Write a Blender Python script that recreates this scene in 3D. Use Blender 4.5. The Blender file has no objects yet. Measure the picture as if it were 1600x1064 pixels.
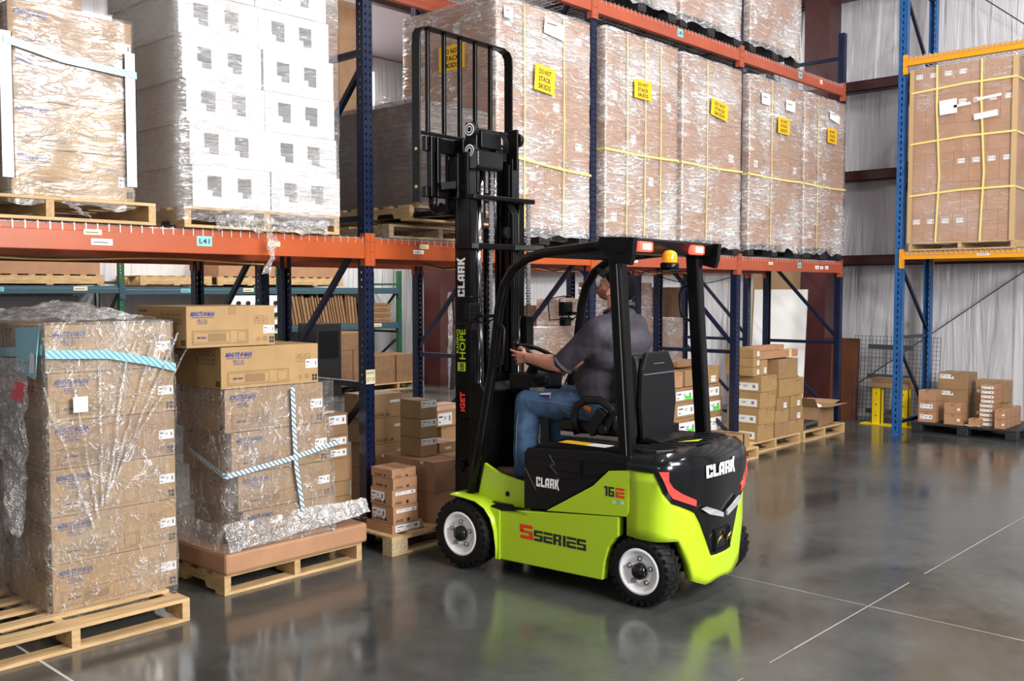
import bpy, math, random
from mathutils import Vector, Matrix, Euler, noise
random.seed(7)
S = bpy.context.scene
COL = S.collection
R = math.radians

# ------------------------------------------------------------------ camera, world, lights, exposure
cam_d = bpy.data.cameras.new('camera'); cam = bpy.data.objects.new('camera', cam_d); COL.objects.link(cam)
S.camera = cam
cam_d.sensor_width = 36.0; cam_d.lens = 36.0 * 1524.0 / 1600.0
cam_d.clip_end = 200
yaw = R(42.8387); pitch = R(2.93)
cam.location = (0, 0, 1.78)
fwd = Vector((math.cos(yaw) * math.cos(pitch), math.sin(yaw) * math.cos(pitch), -math.sin(pitch)))
cam.rotation_euler = fwd.to_track_quat('-Z', 'Y').to_euler()

S.view_settings.view_transform = 'Standard'
S.view_settings.look = 'None'
S.view_settings.exposure = 0.0
S.view_settings.gamma = 1.0
S.view_settings.use_curve_mapping = False

W = bpy.data.worlds.new('world'); S.world = W; W.use_nodes = True
bg = W.node_tree.nodes['Background']
bg.inputs[0].default_value = (0.93, 0.96, 1.0, 1); bg.inputs[1].default_value = 0.36


def area(name, loc, target, sx, sy, power, col=(1, 1, 1)):
    d = bpy.data.lights.new(name, 'AREA'); d.shape = 'RECTANGLE'; d.size = sx; d.size_y = sy
    d.energy = power; d.color = col
    o = bpy.data.objects.new(name, d); COL.objects.link(o); o.location = loc
    o.rotation_euler = (Vector(target) - Vector(loc)).to_track_quat('-Z', 'Y').to_euler()
    return o


area('photo_softbox_light', (3.0, -3.0, 3.0), (5.2, 4.6, 1.1), 1.7, 1.2, 450, (1.0, 0.97, 0.95))
area('side_softbox_light', (-2.4, 1.2, 3.0), (3.4, 6.0, 1.8), 1.2, 1.2, 45, (1.0, 0.98, 0.97))  # added fill, brightens the left sides of the loads
area('aisle_softbox_light', (5.2, -2.6, 4.6), (7.6, 5.0, 2.2), 2.2, 1.4, 620, (1.0, 0.98, 0.96))
# unseen overhead lamps, added to whiten the films and brighten the back wall
for lx, ly, lz, pw in ((2.5, 1.0, 8.2, 60), (6.5, 1.4, 7.6, 150), (10.5, 1.4, 7.6, 150), (4.5, -3.5, 8.0, 120), (9.5, -3.5, 8.0, 120),
                       (6.0, 10.8, 6.2, 300), (9.5, 10.8, 6.2, 320), (12.0, 10.0, 6.2, 260)):
    area('high_bay_light', (lx, ly, lz), (lx, ly + .01, 0), 1.3, .5, pw, (1.0, 0.98, 0.95))

# ------------------------------------------------------------------ mesh builder


class MB:
    def __init__(s):
        s.v = []; s.f = []; s.m = []; s.s = []

    def add(s, vs, fs, mi=0, sm=False, T=None):
        b = len(s.v)
        if T is not None: vs = [T @ Vector(p) for p in vs]
        s.v += [tuple(p) for p in vs]
        for f in fs:
            s.f.append([b + i for i in f]); s.m.append(mi); s.s.append(sm)
        return s

    def box(s, x0, y0, z0, x1, y1, z1, mi=0, T=None):
        vs = [(x0, y0, z0), (x1, y0, z0), (x1, y1, z0), (x0, y1, z0), (x0, y0, z1), (x1, y0, z1), (x1, y1, z1), (x0, y1, z1)]
        return s.add(vs, [(0, 3, 2, 1), (4, 5, 6, 7), (0, 1, 5, 4), (1, 2, 6, 5), (2, 3, 7, 6), (3, 0, 4, 7)], mi, False, T)

    def bar(s, p0, p1, w, h, mi=0, up=(0, 0, 1)):
        p0 = Vector(p0); p1 = Vector(p1); d = (p1 - p0); L = d.length; d.normalize()
        u = Vector(up)
        if abs(d.dot(u)) > .98: u = Vector((0, 1, 0))
        a = d.cross(u).normalized(); b = a.cross(d).normalized()
        T = Matrix((a, d, b)).transposed().to_4x4(); T.translation = p0
        return s.box(-w / 2, 0, -h / 2, w / 2, L, h / 2, mi, T)

    def cyl(s, p0, p1, r0, r1=None, n=16, mi=0, caps=True):
        if r1 is None: r1 = r0
        p0 = Vector(p0); p1 = Vector(p1); d = (p1 - p0).normalized()
        u = Vector((0, 0, 1)) if abs(d.z) < .95 else Vector((1, 0, 0))
        a = d.cross(u).normalized(); b = d.cross(a)
        vs = []
        for p, r in ((p0, r0), (p1, r1)):
            for i in range(n):
                t = 2 * math.pi * i / n; vs.append(p + a * (r * math.cos(t)) + b * (r * math.sin(t)))
        s.add(vs, [(i, (i + 1) % n, n + (i + 1) % n, n + i) for i in range(n)], mi, True)
        if caps:
            s.add(vs[:n], [tuple(reversed(range(n)))], mi); s.add(vs[n:], [tuple(range(n))], mi)
        return s

    def tube(s, pts, r, n=8, mi=0, closed=False, flat=None):
        pts = [Vector(p) for p in pts]; N = len(pts); rings = []
        prev = None
        for i, p in enumerate(pts):
            if closed: d = pts[(i + 1) % N] - pts[i - 1]
            else: d = pts[min(i + 1, N - 1)] - pts[max(i - 1, 0)]
            d.normalize()
            if prev is None:
                u = Vector((0, 0, 1)) if abs(d.z) < .9 else Vector((1, 0, 0))
                a = d.cross(u).normalized()
            else:
                a = (prev - d * prev.dot(d)).normalized()
            prev = a; b = d.cross(a)
            rr = r[i] if isinstance(r, (list, tuple)) else r
            ra, rb = (rr, rr) if flat is None else (flat[0], flat[1])
            rings.append([p + a * (ra * math.cos(2 * math.pi * k / n)) + b * (rb * math.sin(2 * math.pi * k / n)) for k in range(n)])
        vs = [q for ring in rings for q in ring]
        fs = []
        for i in range(N if closed else N - 1):
            j = (i + 1) % N
            for k in range(n):
                fs.append((i * n + k, i * n + (k + 1) % n, j * n + (k + 1) % n, j * n + k))
        s.add(vs, fs, mi, True)
        if not closed:
            s.add(rings[0], [tuple(reversed(range(n)))], mi); s.add(rings[-1], [tuple(range(n))], mi)
        return s

    def lathe(s, prof, origin, axis='x', n=32, mi=0, smooth=True):
        # prof: list of (r, a) pairs along the axis
        vs = []
        for r, a in prof:
            for i in range(n):
                t = 2 * math.pi * i / n; c, q = r * math.cos(t), r * math.sin(t)
                p = {'x': (a, c, q), 'y': (c, a, q), 'z': (c, q, a)}[axis]
                vs.append(Vector(p) + Vector(origin))
        fs = []
        for j in range(len(prof) - 1):
            for i in range(n):
                fs.append((j * n + i, j * n + (i + 1) % n, (j + 1) * n + (i + 1) % n, (j + 1) * n + i))
        return s.add(vs, fs, mi, smooth)

    def prism(s, poly, a0, a1, axis='x', mi=0, T=None):
        # poly in the two remaining axes
        def P(p, a):
            return {'x': (a, p[0], p[1]), 'y': (p[0], a, p[1]), 'z': (p[0], p[1], a)}[axis]
        n = len(poly)
        vs = [P(p, a0) for p in poly] + [P(p, a1) for p in poly]
        fs = [tuple(range(n)), tuple(reversed(range(n, 2 * n)))]
        fs += [(i, n + i, n + (i + 1) % n, (i + 1) % n) for i in range(n)]
        return s.add(vs, fs, mi, False, T)

    def sphere(s, c, r, n=16, m=10, mi=0, sc=(1, 1, 1), T=None):
        c = Vector(c); vs = []; fs = []
        for j in range(m + 1):
            ph = math.pi * j / m
            for i in range(n):
                t = 2 * math.pi * i / n
                vs.append(c + Vector((r * sc[0] * math.sin(ph) * math.cos(t), r * sc[1] * math.sin(ph) * math.sin(t), r * sc[2] * math.cos(ph))))
        for j in range(m):
            for i in range(n):
                fs.append((j * n + i, (j + 1) * n + i, (j + 1) * n + (i + 1) % n, j * n + (i + 1) % n))
        return s.add(vs, fs, mi, True, T)

    def mesh(s, name, mats):
        me = bpy.data.meshes.new(name)
        me.from_pydata(s.v, [], s.f)
        for m in (mats if isinstance(mats, (list, tuple)) else [mats]): me.materials.append(m)
        me.polygons.foreach_set('material_index', s.m)
        me.polygons.foreach_set('use_smooth', s.s)
        me.validate(); me.update()
        return me

    def build(s, name, mats, parent=None, loc=None, rot=None, bevel=0, fixn=False):
        me = s.mesh(name, mats)
        if fixn or bevel:
            import bmesh
            b = bmesh.new(); b.from_mesh(me)
            bmesh.ops.remove_doubles(b, verts=b.verts, dist=1e-5)
            bmesh.ops.recalc_face_normals(b, faces=b.faces)
            b.to_mesh(me); b.free()
        o = bpy.data.objects.new(name, me); COL.objects.link(o)
        if parent is not None: o.parent = parent
        if loc is not None: o.location = loc
        if rot is not None: o.rotation_euler = rot
        if bevel:
            md = o.modifiers.new('bevel', 'BEVEL'); md.width = bevel; md.segments = 2; md.limit_method = 'ANGLE'
            md.angle_limit = R(35); md.harden_normals = False
        return o


def tag(o, label=None, cat=None, group=None, kind=None):
    if label: o['label'] = label
    if cat: o['category'] = cat
    if group: o['group'] = group
    if kind: o['kind'] = kind
    return o


def empty(name, loc=(0, 0, 0), rz=0, label=None, cat=None, group=None):
    o = bpy.data.objects.new(name, None); COL.objects.link(o); o.location = loc; o.rotation_euler = (0, 0, rz)
    o.empty_display_size = .1
    return tag(o, label, cat, group)


def copy_tree(o, parent=None):
    c = o.copy(); COL.objects.link(c); c.parent = parent
    for ch in list(o.children):
        copy_tree(ch, c)
    return c


# ------------------------------------------------------------------ materials


def mat(name, col, rough=.5, metal=0, noise_amt=0, noise_scale=20, bump=0, bump_scale=60, spec=.5, stretch=(1, 1, 1), emis=None, es=1, coat=0, col2=None, rvar=0):
    m = bpy.data.materials.new(name); m.use_nodes = True
    nt = m.node_tree; p = nt.nodes['Principled BSDF']
    p.inputs['Base Color'].default_value = (*col, 1); p.inputs['Roughness'].default_value = rough
    p.inputs['Metallic'].default_value = metal; p.inputs['Specular IOR Level'].default_value = spec
    if coat: p.inputs['Coat Weight'].default_value = coat; p.inputs['Coat Roughness'].default_value = .08
    if emis: p.inputs['Emission Color'].default_value = (*emis, 1); p.inputs['Emission Strength'].default_value = es
    if noise_amt or bump or col2 or rvar:
        tc = nt.nodes.new('ShaderNodeTexCoord'); mp = nt.nodes.new('ShaderNodeMapping'); mp.inputs['Scale'].default_value = stretch
        nt.links.new(tc.outputs['Object'], mp.inputs[0])
    if noise_amt or col2 or rvar:
        nz = nt.nodes.new('ShaderNodeTexNoise'); nz.inputs['Scale'].default_value = noise_scale; nz.inputs['Detail'].default_value = 6
        nt.links.new(mp.outputs[0], nz.inputs['Vector'])
        if noise_amt or col2:
            rp = nt.nodes.new('ShaderNodeValToRGB')
            c2 = col2 if col2 else tuple(min(1, c * (1 + noise_amt)) for c in col)
            c1 = col if col2 else tuple(c * (1 - noise_amt) for c in col)
            rp.color_ramp.elements[0].position = .35; rp.color_ramp.elements[1].position = .65
            rp.color_ramp.elements[0].color = (*c1, 1); rp.color_ramp.elements[1].color = (*c2, 1)
            nt.links.new(nz.outputs[0], rp.inputs[0]); nt.links.new(rp.outputs[0], p.inputs['Base Color'])
        if rvar:
            mr = nt.nodes.new('ShaderNodeMapRange'); mr.inputs[1].default_value = .3; mr.inputs[2].default_value = .7
            mr.inputs[3].default_value = max(0, rough - rvar); mr.inputs[4].default_value = rough + rvar
            nt.links.new(nz.outputs[0], mr.inputs[0]); nt.links.new(mr.outputs[0], p.inputs['Roughness'])
    if bump:
        nb = nt.nodes.new('ShaderNodeTexNoise'); nb.inputs['Scale'].default_value = bump_scale; nb.inputs['Detail'].default_value = 4
        nt.links.new(mp.outputs[0], nb.inputs['Vector'])
        bp = nt.nodes.new('ShaderNodeBump'); bp.inputs['Strength'].default_value = bump; bp.inputs['Distance'].default_value = .01
        nt.links.new(nb.outputs[0], bp.inputs['Height']); nt.links.new(bp.outputs[0], p.inputs['Normal'])
    return m


def film_mat(name, base=.10, line=.75, stretch=(1, 1, 8), scale=2.2, tilt=.3, tint=(1, .98, .98), width=.022, wash=.22, bstr=1.0, fine=.16, gloss=.13, spec=1.0):
    """clear stretch film: thin whitish creases, a little haze, a glossy skin"""
    m = bpy.data.materials.new(name); m.use_nodes = True; nt = m.node_tree; N = nt.nodes; Lk = nt.links
    p = N['Principled BSDF']; out = N['Material Output']
    p.inputs['Base Color'].default_value = (*tint, 1); p.inputs['Roughness'].default_value = .2; p.inputs['Specular IOR Level'].default_value = spec
    tc = N.new('ShaderNodeTexCoord')

    def noise_(st, sc, rot, det=4, dist=.8):
        mp = N.new('ShaderNodeMapping'); mp.inputs['Scale'].default_value = st; mp.inputs['Rotation'].default_value = (rot, rot, 0)
        Lk.new(tc.outputs['Object'], mp.inputs[0])
        n = N.new('ShaderNodeTexNoise'); n.inputs['Scale'].default_value = sc; n.inputs['Detail'].default_value = det; n.inputs['Distortion'].default_value = dist
        Lk.new(mp.outputs[0], n.inputs['Vector']); return n

    def math_(op, a, b=None, c=None, clamp=False):
        q = N.new('ShaderNodeMath'); q.operation = op; q.use_clamp = clamp
        for i, v in enumerate((a, b, c)):
            if v is None: continue
            if isinstance(v, (int, float)): q.inputs[i].default_value = v
            else: Lk.new(v, q.inputs[i])
        return q.outputs[0]

    def rng(v, a, b, c, d):
        q = N.new('ShaderNodeMapRange'); q.inputs[1].default_value = a; q.inputs[2].default_value = b; q.inputs[3].default_value = c; q.inputs[4].default_value = d
        Lk.new(v, q.inputs[0]); return q.outputs[0]
    big = noise_((1, 1, 1), 1.7, 0, 2, 0)
    mask = rng(big.outputs[0], .38, .62, .25, 1.0)
    l = None
    for (st, rt, wd) in ((stretch, tilt, width), ((stretch[0] * .9, stretch[1] * .9, stretch[2] * 1.5), -tilt * 1.3, width * .8), ((stretch[0] * 1.6, stretch[1] * 1.6, stretch[2] * .8), tilt * 2.2, width * .7)):
        n = noise_(st, scale, rt)
        e = rng(math_('ABSOLUTE', math_('SUBTRACT', n.outputs[0], .5)), .0, wd, 1.0, 0.0)
        l = e if l is None else math_('MAXIMUM', l, e)
        n1 = n
    fn = noise_((stretch[0] * 2, stretch[1] * 2, stretch[2] * 8), scale * 2, tilt * .4, 2, .2)
    fine_ = rng(fn.outputs[0], .5, .7, 0, fine)
    ws = rng(big.outputs[0], .45, .7, 0, wash)  # white wash puts the reflected flash into the film's opacity
    fac = math_('ADD', math_('MULTIPLY', math_('MULTIPLY', l, mask), line), math_('ADD', ws, math_('ADD', fine_, base)), clamp=True)
    tr = N.new('ShaderNodeBsdfTransparent'); mx = N.new('ShaderNodeMixShader')
    Lk.new(fac, mx.inputs[0]); Lk.new(tr.outputs[0], mx.inputs[1]); Lk.new(p.outputs[0], mx.inputs[2])
    bp = N.new('ShaderNodeBump'); bp.inputs['Strength'].default_value = bstr; bp.inputs['Distance'].default_value = .02
    Lk.new(math_('ADD', n1.outputs[0], math_('MULTIPLY', l, .25)), bp.inputs['Height']); Lk.new(bp.outputs[0], p.inputs['Normal'])
    gl = N.new('ShaderNodeBsdfGlossy'); gl.inputs['Roughness'].default_value = .24; Lk.new(bp.outputs[0], gl.inputs['Normal'])
    m3 = N.new('ShaderNodeMixShader'); m3.inputs[0].default_value = gloss
    Lk.new(mx.outputs[0], m3.inputs[1]); Lk.new(gl.outputs[0], m3.inputs[2]); Lk.new(m3.outputs[0], out.inputs['Surface'])
    return m


M = {}
M['carton'] = mat('kraft_board', (.32, .192, .092), .62, noise_amt=.07, noise_scale=6, bump=.05, bump_scale=250)
M['carton_red'] = mat('reddish_kraft_board', (.42, .222, .120), .6, noise_amt=.07, noise_scale=6)
M['carton_tan'] = mat('tan_kraft_board', (.37, .228, .094), .6, noise_amt=.07, noise_scale=7, bump=.05, bump_scale=250)
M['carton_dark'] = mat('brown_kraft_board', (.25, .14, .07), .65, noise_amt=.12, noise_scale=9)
M['tape'] = mat('packing_tape', (.34, .20, .095), .25)
M['flute'] = mat('board_edge', (.24, .14, .07), .8)
M['ink'] = mat('brown_ink', (.13, .07, .03), .7)
M['black_ink'] = mat('black_ink', (.02, .02, .02), .6)
M['blue_ink'] = mat('blue_ink', (.018, .032, .19), .6)
M['paper'] = mat('white_paper', (.80, .80, .80), .6)
M['red_paper'] = mat('pink_red_paper', (.8, .10, .13), .5)
M['green_paper'] = mat('green_paper', (.10, .75, .10), .5)
M['yellow_paper'] = mat('yellow_paper', (.86, .50, .015), .5)
M['cream_paper'] = mat('cream_paper', (.80, .72, .48), .6)
M['teal_paper'] = mat('teal_paper', (.22, .55, .60), .5)
M['slip_blue'] = mat('pale_blue_paper', (.30, .55, .62), .6)
M['wood'] = mat('pallet_pine', (.52, .34, .16), .7, noise_amt=.18, noise_scale=5, stretch=(6, 1, 6), bump=.15, bump_scale=40)
M['wood_x'] = mat('pallet_pine_along', (.55, .37, .18), .7, noise_amt=.2, noise_scale=5, stretch=(1, 6, 6), bump=.15, bump_scale=40)
M['wood_dark'] = mat('weathered_pallet_wood', (.36, .26, .16), .75, noise_amt=.25, noise_scale=5, stretch=(1, 6, 6))
M['chip'] = mat('chipboard_block', (.46, .36, .22), .85, noise_amt=.3, noise_scale=90)
M['black_plastic'] = mat('black_pallet_plastic', (.018, .018, .02), .5)
M['navy'] = mat('navy_rack_paint', (.003, .0085, .034), .32, noise_amt=.12, noise_scale=8)
M['blue'] = mat('blue_rack_paint', (.015, .10, .30), .35, noise_amt=.15, noise_scale=8)
M['orange'] = mat('orange_rack_paint', (.42, .075, .013), .36, noise_amt=.08, noise_scale=3, bump=.04, bump_scale=12)
M['salmon'] = mat('faded_orange_rack_paint', (.38, .080, .038), .36, noise_amt=.1, noise_scale=3)
M['yellow'] = mat('amber_rack_paint', (.80, .34, .012), .36)
M['green'] = mat('green_rack_paint', (.03, .13, .06), .4, noise_amt=.2)
M['slate'] = mat('slate_rack_paint', (.045, .10, .13), .4)
M['wire'] = mat('galvanised_wire', (.72, .72, .74), .3, metal=.7)
M['wire_dark'] = mat('dark_wire', (.10, .11, .12), .4, metal=.6)
M['maroon'] = mat('maroon_primer_steel', (.065, .018, .018), .38, noise_amt=.2, noise_scale=3)
M['foam'] = mat('white_foam', (.78, .78, .785), .55, bump=.03, bump_scale=180)
M['black'] = mat('black_truck_paint', (.003, .003, .0035), .30, spec=.20)
M['gloss_black'] = mat('glossy_black_truck_paint', (.0045, .005, .006), .16, spec=.4, coat=.25)
M['satin'] = mat('satin_black_plastic', (.005, .0055, .0065), .42, spec=.24, bump=.03, bump_scale=400)
M['rubber'] = mat('tyre_rubber', (.006, .006, .0065), .62, spec=.22, noise_amt=.2, noise_scale=12)
M['rim'] = mat('white_rim_enamel', (.86, .86, .86), .28)
M['lime'] = mat('lime_green_truck_paint', (.41, .60, .016), .26, coat=.4)
M['chrome'] = mat('chrome', (.85, .85, .87), .12, metal=1)
M['steel'] = mat('bare_steel', (.42, .42, .44), .32, metal=.9)
M['brass'] = mat('brass', (.6, .42, .16), .3, metal=1)
M['vinyl'] = mat('black_seat_vinyl', (.006, .006, .0065), .4, spec=.35, bump=.08, bump_scale=200)
M['white_ink'] = mat('white_decal', (.88, .88, .88), .4)
M['red_ink'] = mat('red_decal', (.75, .035, .02), .35)
M['cyan_ink'] = mat('cyan_decal', (.05, .55, .85), .35)
M['lime_ink'] = mat('lime_decal', (.50, .70, .03), .4)
M['red_refl'] = mat('red_reflector', (.90, .06, .05), .2, emis=(1, .05, .04), es=.25)
M['lamp_red'] = mat('lit_red_lens', (.9, .06, .03), .2, emis=(1, .07, .05), es=2.2)
M['lamp_hot'] = mat('lit_bulb', (1, .4, .15), .2, emis=(1, .48, .20), es=6)
M['amber'] = mat('amber_beacon_lens', (.80, .27, .006), .08, emis=(1, .32, .01), es=.3, coat=.5)
M['silver'] = mat('silver_plastic', (.50, .51, .53), .3, metal=.4)
M['denim'] = mat('blue_denim', (.055, .115, .215), .85, noise_amt=.35, noise_scale=9, bump=.35, bump_scale=350)
M['denim_seam'] = mat('denim_stitch', (.20, .26, .34), .8)
M['shirt'] = mat('charcoal_plum_knit', (.036, .031, .044), .72, noise_amt=.1, noise_scale=40, bump=.08, bump_scale=500)
M['skin'] = mat('skin', (.68, .31, .215), .48, noise_amt=.10, noise_scale=14)
M['hair'] = mat('auburn_hair', (.26, .10, .045), .6, noise_amt=.4, noise_scale=120, bump=.5, bump_scale=220)
M['cap'] = mat('black_cap_cloth', (.004, .004, .0045), .8, spec=.15)
M['boot'] = mat('brown_boot_leather', (.14, .085, .05), .6, noise_amt=.3, noise_scale=12, bump=.1)
M['sole'] = mat('dark_boot_sole', (.03, .024, .02), .7)
M['gold'] = mat('ring_metal', (.25, .2, .15), .2, metal=1)
M['orange_cloth'] = mat('orange_strap', (.8, .2, .04), .6)
M['band'] = mat('yellow_strapping', (.80, .68, .22), .35)
M['white_board'] = mat('white_corner_board', (.78, .79, .82), .5)
M['kraft_board'] = mat('kraft_corner_board', (.52, .35, .17), .6)
M['teal_tape'] = mat('teal_printed_tape', (.25, .58, .66), .3, noise_amt=0)
M['sealant'] = mat('joint_sealant', (.30, .29, .27), .6)
M['sealant_dark'] = mat('joint_gap', (.05, .05, .05), .7)
M['grey_cloth'] = mat('grey_sheet', (.3, .31, .33), .6)
M['white_sheet'] = mat('white_sheet_panel', (.93, .93, .92), .5)
M['brown_panel'] = mat('brown_hardboard', (.16, .055, .025), .5, noise_amt=.15, noise_scale=4)
M['safety'] = mat('safety_yellow_paint', (.85, .60, .01), .35)
M['machine'] = mat('dark_machine_paint', (.01, .01, .011), .5)
M['glassy'] = mat('dark_lens', (.03, .03, .03), .1)
M['striped'] = M['teal_tape']


M['film'] = film_mat('stretch_film', .08, .95, (1, 1, 7), 2.2, .30, width=.030, wash=.34, fine=.25)
M['film_soft'] = film_mat('loose_stretch_film', .04, .6, (3.2, 3.2, 2.2), 2.0, .6, width=.014, wash=.12, fine=.08)
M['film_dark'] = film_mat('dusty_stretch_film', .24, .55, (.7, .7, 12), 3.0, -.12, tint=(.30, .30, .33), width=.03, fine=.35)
M['film_light'] = film_mat('light_stretch_film', .03, .40, (1.1, 1.1, 6), 2.2, .35, width=.012, wash=.10, bstr=.5, fine=.08, gloss=.06, spec=.5)
M['film_foam'] = film_mat('foam_stretch_film', .06, .4, (1, 1, 9), 2.6, .25)
M['clump'] = film_mat('bunched_film', .11, .65, (3, 3, 3), 3.0, .5, width=.03, wash=.3, bstr=1.5)
M['tail'] = film_mat('thick_bunched_film', .26, .7, (3, 3, 3), 3.0, .5, width=.04, wash=.4, bstr=1.5)

def stripe_mat(name, c1, c2, scale=60):
    m = bpy.data.materials.new(name); m.use_nodes = True; nt = m.node_tree; p = nt.nodes['Principled BSDF']
    p.inputs['Roughness'].default_value = .3
    tc = nt.nodes.new('ShaderNodeTexCoord'); w = nt.nodes.new('ShaderNodeTexWave'); w.bands_direction = 'DIAGONAL'
    w.inputs['Scale'].default_value = scale; w.inputs['Distortion'].default_value = 1.5
    nt.links.new(tc.outputs['Object'], w.inputs['Vector'])
    rp = nt.nodes.new('ShaderNodeValToRGB'); rp.color_ramp.elements[0].position = .38; rp.color_ramp.elements[1].position = .5
    rp.color_ramp.elements[0].color = (*c1, 1); rp.color_ramp.elements[1].color = (*c2, 1)
    nt.links.new(w.outputs[0], rp.inputs[0]); nt.links.new(rp.outputs[0], p.inputs['Base Color'])
    return m


M['striped'] = stripe_mat('striped_security_tape', (.16, .24, .28), (.60, .70, .74), 20)
M['teal_striped'] = stripe_mat('teal_security_tape', (.16, .38, .44), (.34, .58, .64), 20)

# ------------------------------------------------------------------ lettering
_TX = {}


def text_mesh(txt, bold=0.0, shear=0.0):
    k = (txt, bold, shear)
    if k in _TX: return _TX[k]
    c = bpy.data.curves.new('txt', 'FONT'); c.body = txt; c.size = 1; c.offset = bold; c.shear = shear; c.resolution_u = 2
    c.space_character = 1.0 + bold * 1.5
    o = bpy.data.objects.new('txt', c); COL.objects.link(o)
    bpy.context.view_layer.update()
    me = bpy.data.meshes.new_from_object(o)
    vs = [(v.co.x, v.co.y) for v in me.vertices]; fs = [tuple(p.vertices) for p in me.polygons]
    bpy.data.objects.remove(o); bpy.data.curves.remove(c); bpy.data.meshes.remove(me)
    x0 = min(v[0] for v in vs); x1 = max(v[0] for v in vs); y0 = min(v[1] for v in vs); y1 = max(v[1] for v in vs)
    vs = [((x - x0) / (x1 - x0), (y - y0) / (y1 - y0)) for x, y in vs]
    _TX[k] = (vs, fs, (x1 - x0) / (y1 - y0))
    return _TX[k]


BLK = {  # blocky truck lettering on a 5 x 7 cell
    'C': [(0, 0, 1.7, 7), (1.7, 5.5, 4.6, 7), (1.7, 0, 4.6, 1.5), (3, 4.3, 4.6, 5.5), (3, 1.5, 4.6, 2.7)],
    'L': [(0, 0, 1.7, 7), (1.7, 0, 4.2, 1.6)],
    'A': [(0, 0, 1.7, 5.2), ((0, 5.2), (1.2, 7), (4.6, 7), (4.6, 5.2)), (2.9, 0, 4.6, 5.2), (1.7, 1.6, 2.9, 3)],
    'R': [(0, 0, 1.7, 7), (1.7, 5.6, 4.6, 7), (3.1, 3.6, 4.6, 5.6), (1.7, 2.5, 4.2, 3.8), (2.9, 0, 4.6, 2.5)],
    'K': [(0, 0, 1.7, 7), ((1.7, 2.6), (1.7, 4.6), (3.0, 8.0), (4.8, 8.0), (3.2, 3.8)), ((1.9, 3.6), (3.2, 4.0), (5.0, -.6), (3.4, -.6))],
    'S': [(0, 5.3, 5, 7), (0, 3.5, 1.5, 5.3), (0, 2.9, 5, 4.2), (3.5, 1.7, 5, 2.9), (0, 0, 5, 1.7)],
    'E': [(0, 5.3, 5, 7), (0, 2.8, 5, 4.2), (0, 0, 5, 1.7), (0, 1.7, 1.4, 2.8)],
    'I': [(0, 0, 1.6, 7)],
    '1': [(0, 5.4, 1.2, 7), (1.2, 0, 2.7, 7)],
    '6': [(0, 0, 1.5, 7), (1.5, 5.6, 4.6, 7), (1.5, 0, 4.6, 1.4), (3.2, 1.4, 4.6, 3), (1.5, 2.8, 4.6, 4.1)],
}


def stamp(mb, txt, o, u, v, w, h, mi=0, bold=.02, shear=0.0):
    """lettering filling w x h from corner o along unit directions u, v"""
    vs, fs, a = text_mesh(txt, bold, shear); o = Vector(o); u = Vector(u); v = Vector(v)
    mb.add([o + u * (x * w) + v * (y * h) for x, y in vs], fs, mi)


def stamp_block(mb, txt, o, u, v, w, h, mi=0, slant=0.0):
    o = Vector(o); u = Vector(u); v = Vector(v)
    adv = {'I': 2.1, '1': 3.4, 'L': 4.7}
    tot = sum(adv.get(c, 5.4) for c in txt) - .5; x = 0
    for c in txt:
        for q in BLK[c]:
            if isinstance(q[0], tuple): pts = list(q)
            else:
                a, b, e, d = q; pts = [(a, b), (e, b), (e, d), (a, d)]
            mb.add([o + u * ((x + px + slant * py) / tot * w) + v * (py / 7 * h) for px, py in pts], [tuple(range(len(pts)))], mi)
        x += adv.get(c, 5.4)


def quad(mb, o, u, v, w, h, mi=0):
    o = Vector(o); u = Vector(u); v = Vector(v)
    mb.add([o, o + u * w, o + u * w + v * h, o + v * h], [(0, 1, 2, 3)], mi)


def frame(mb, o, u, v, w, h, t, mi=0):
    u = Vector(u); v = Vector(v); o = Vector(o)
    quad(mb, o, u, v, w, t, mi); quad(mb, o + v * (h - t), u, v, w, t, mi)
    quad(mb, o + v * t, u, v, t, h - 2 * t, mi); quad(mb, o + u * (w - t) + v * t, u, v, t, h - 2 * t, mi)


ORD = ['first', 'second', 'third', 'fourth', 'fifth', 'sixth', 'seventh', 'eighth', 'ninth', 'tenth', 'eleventh', 'twelfth', 'thirteenth', 'fourteenth', 'fifteenth', 'sixteenth', 'seventeenth', 'eighteenth', 'nineteenth', 'twentieth', 'twenty-first', 'twenty-second']
# ------------------------------------------------------------------ setting


def struct(o): o['kind'] = 'structure'; return o


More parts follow.
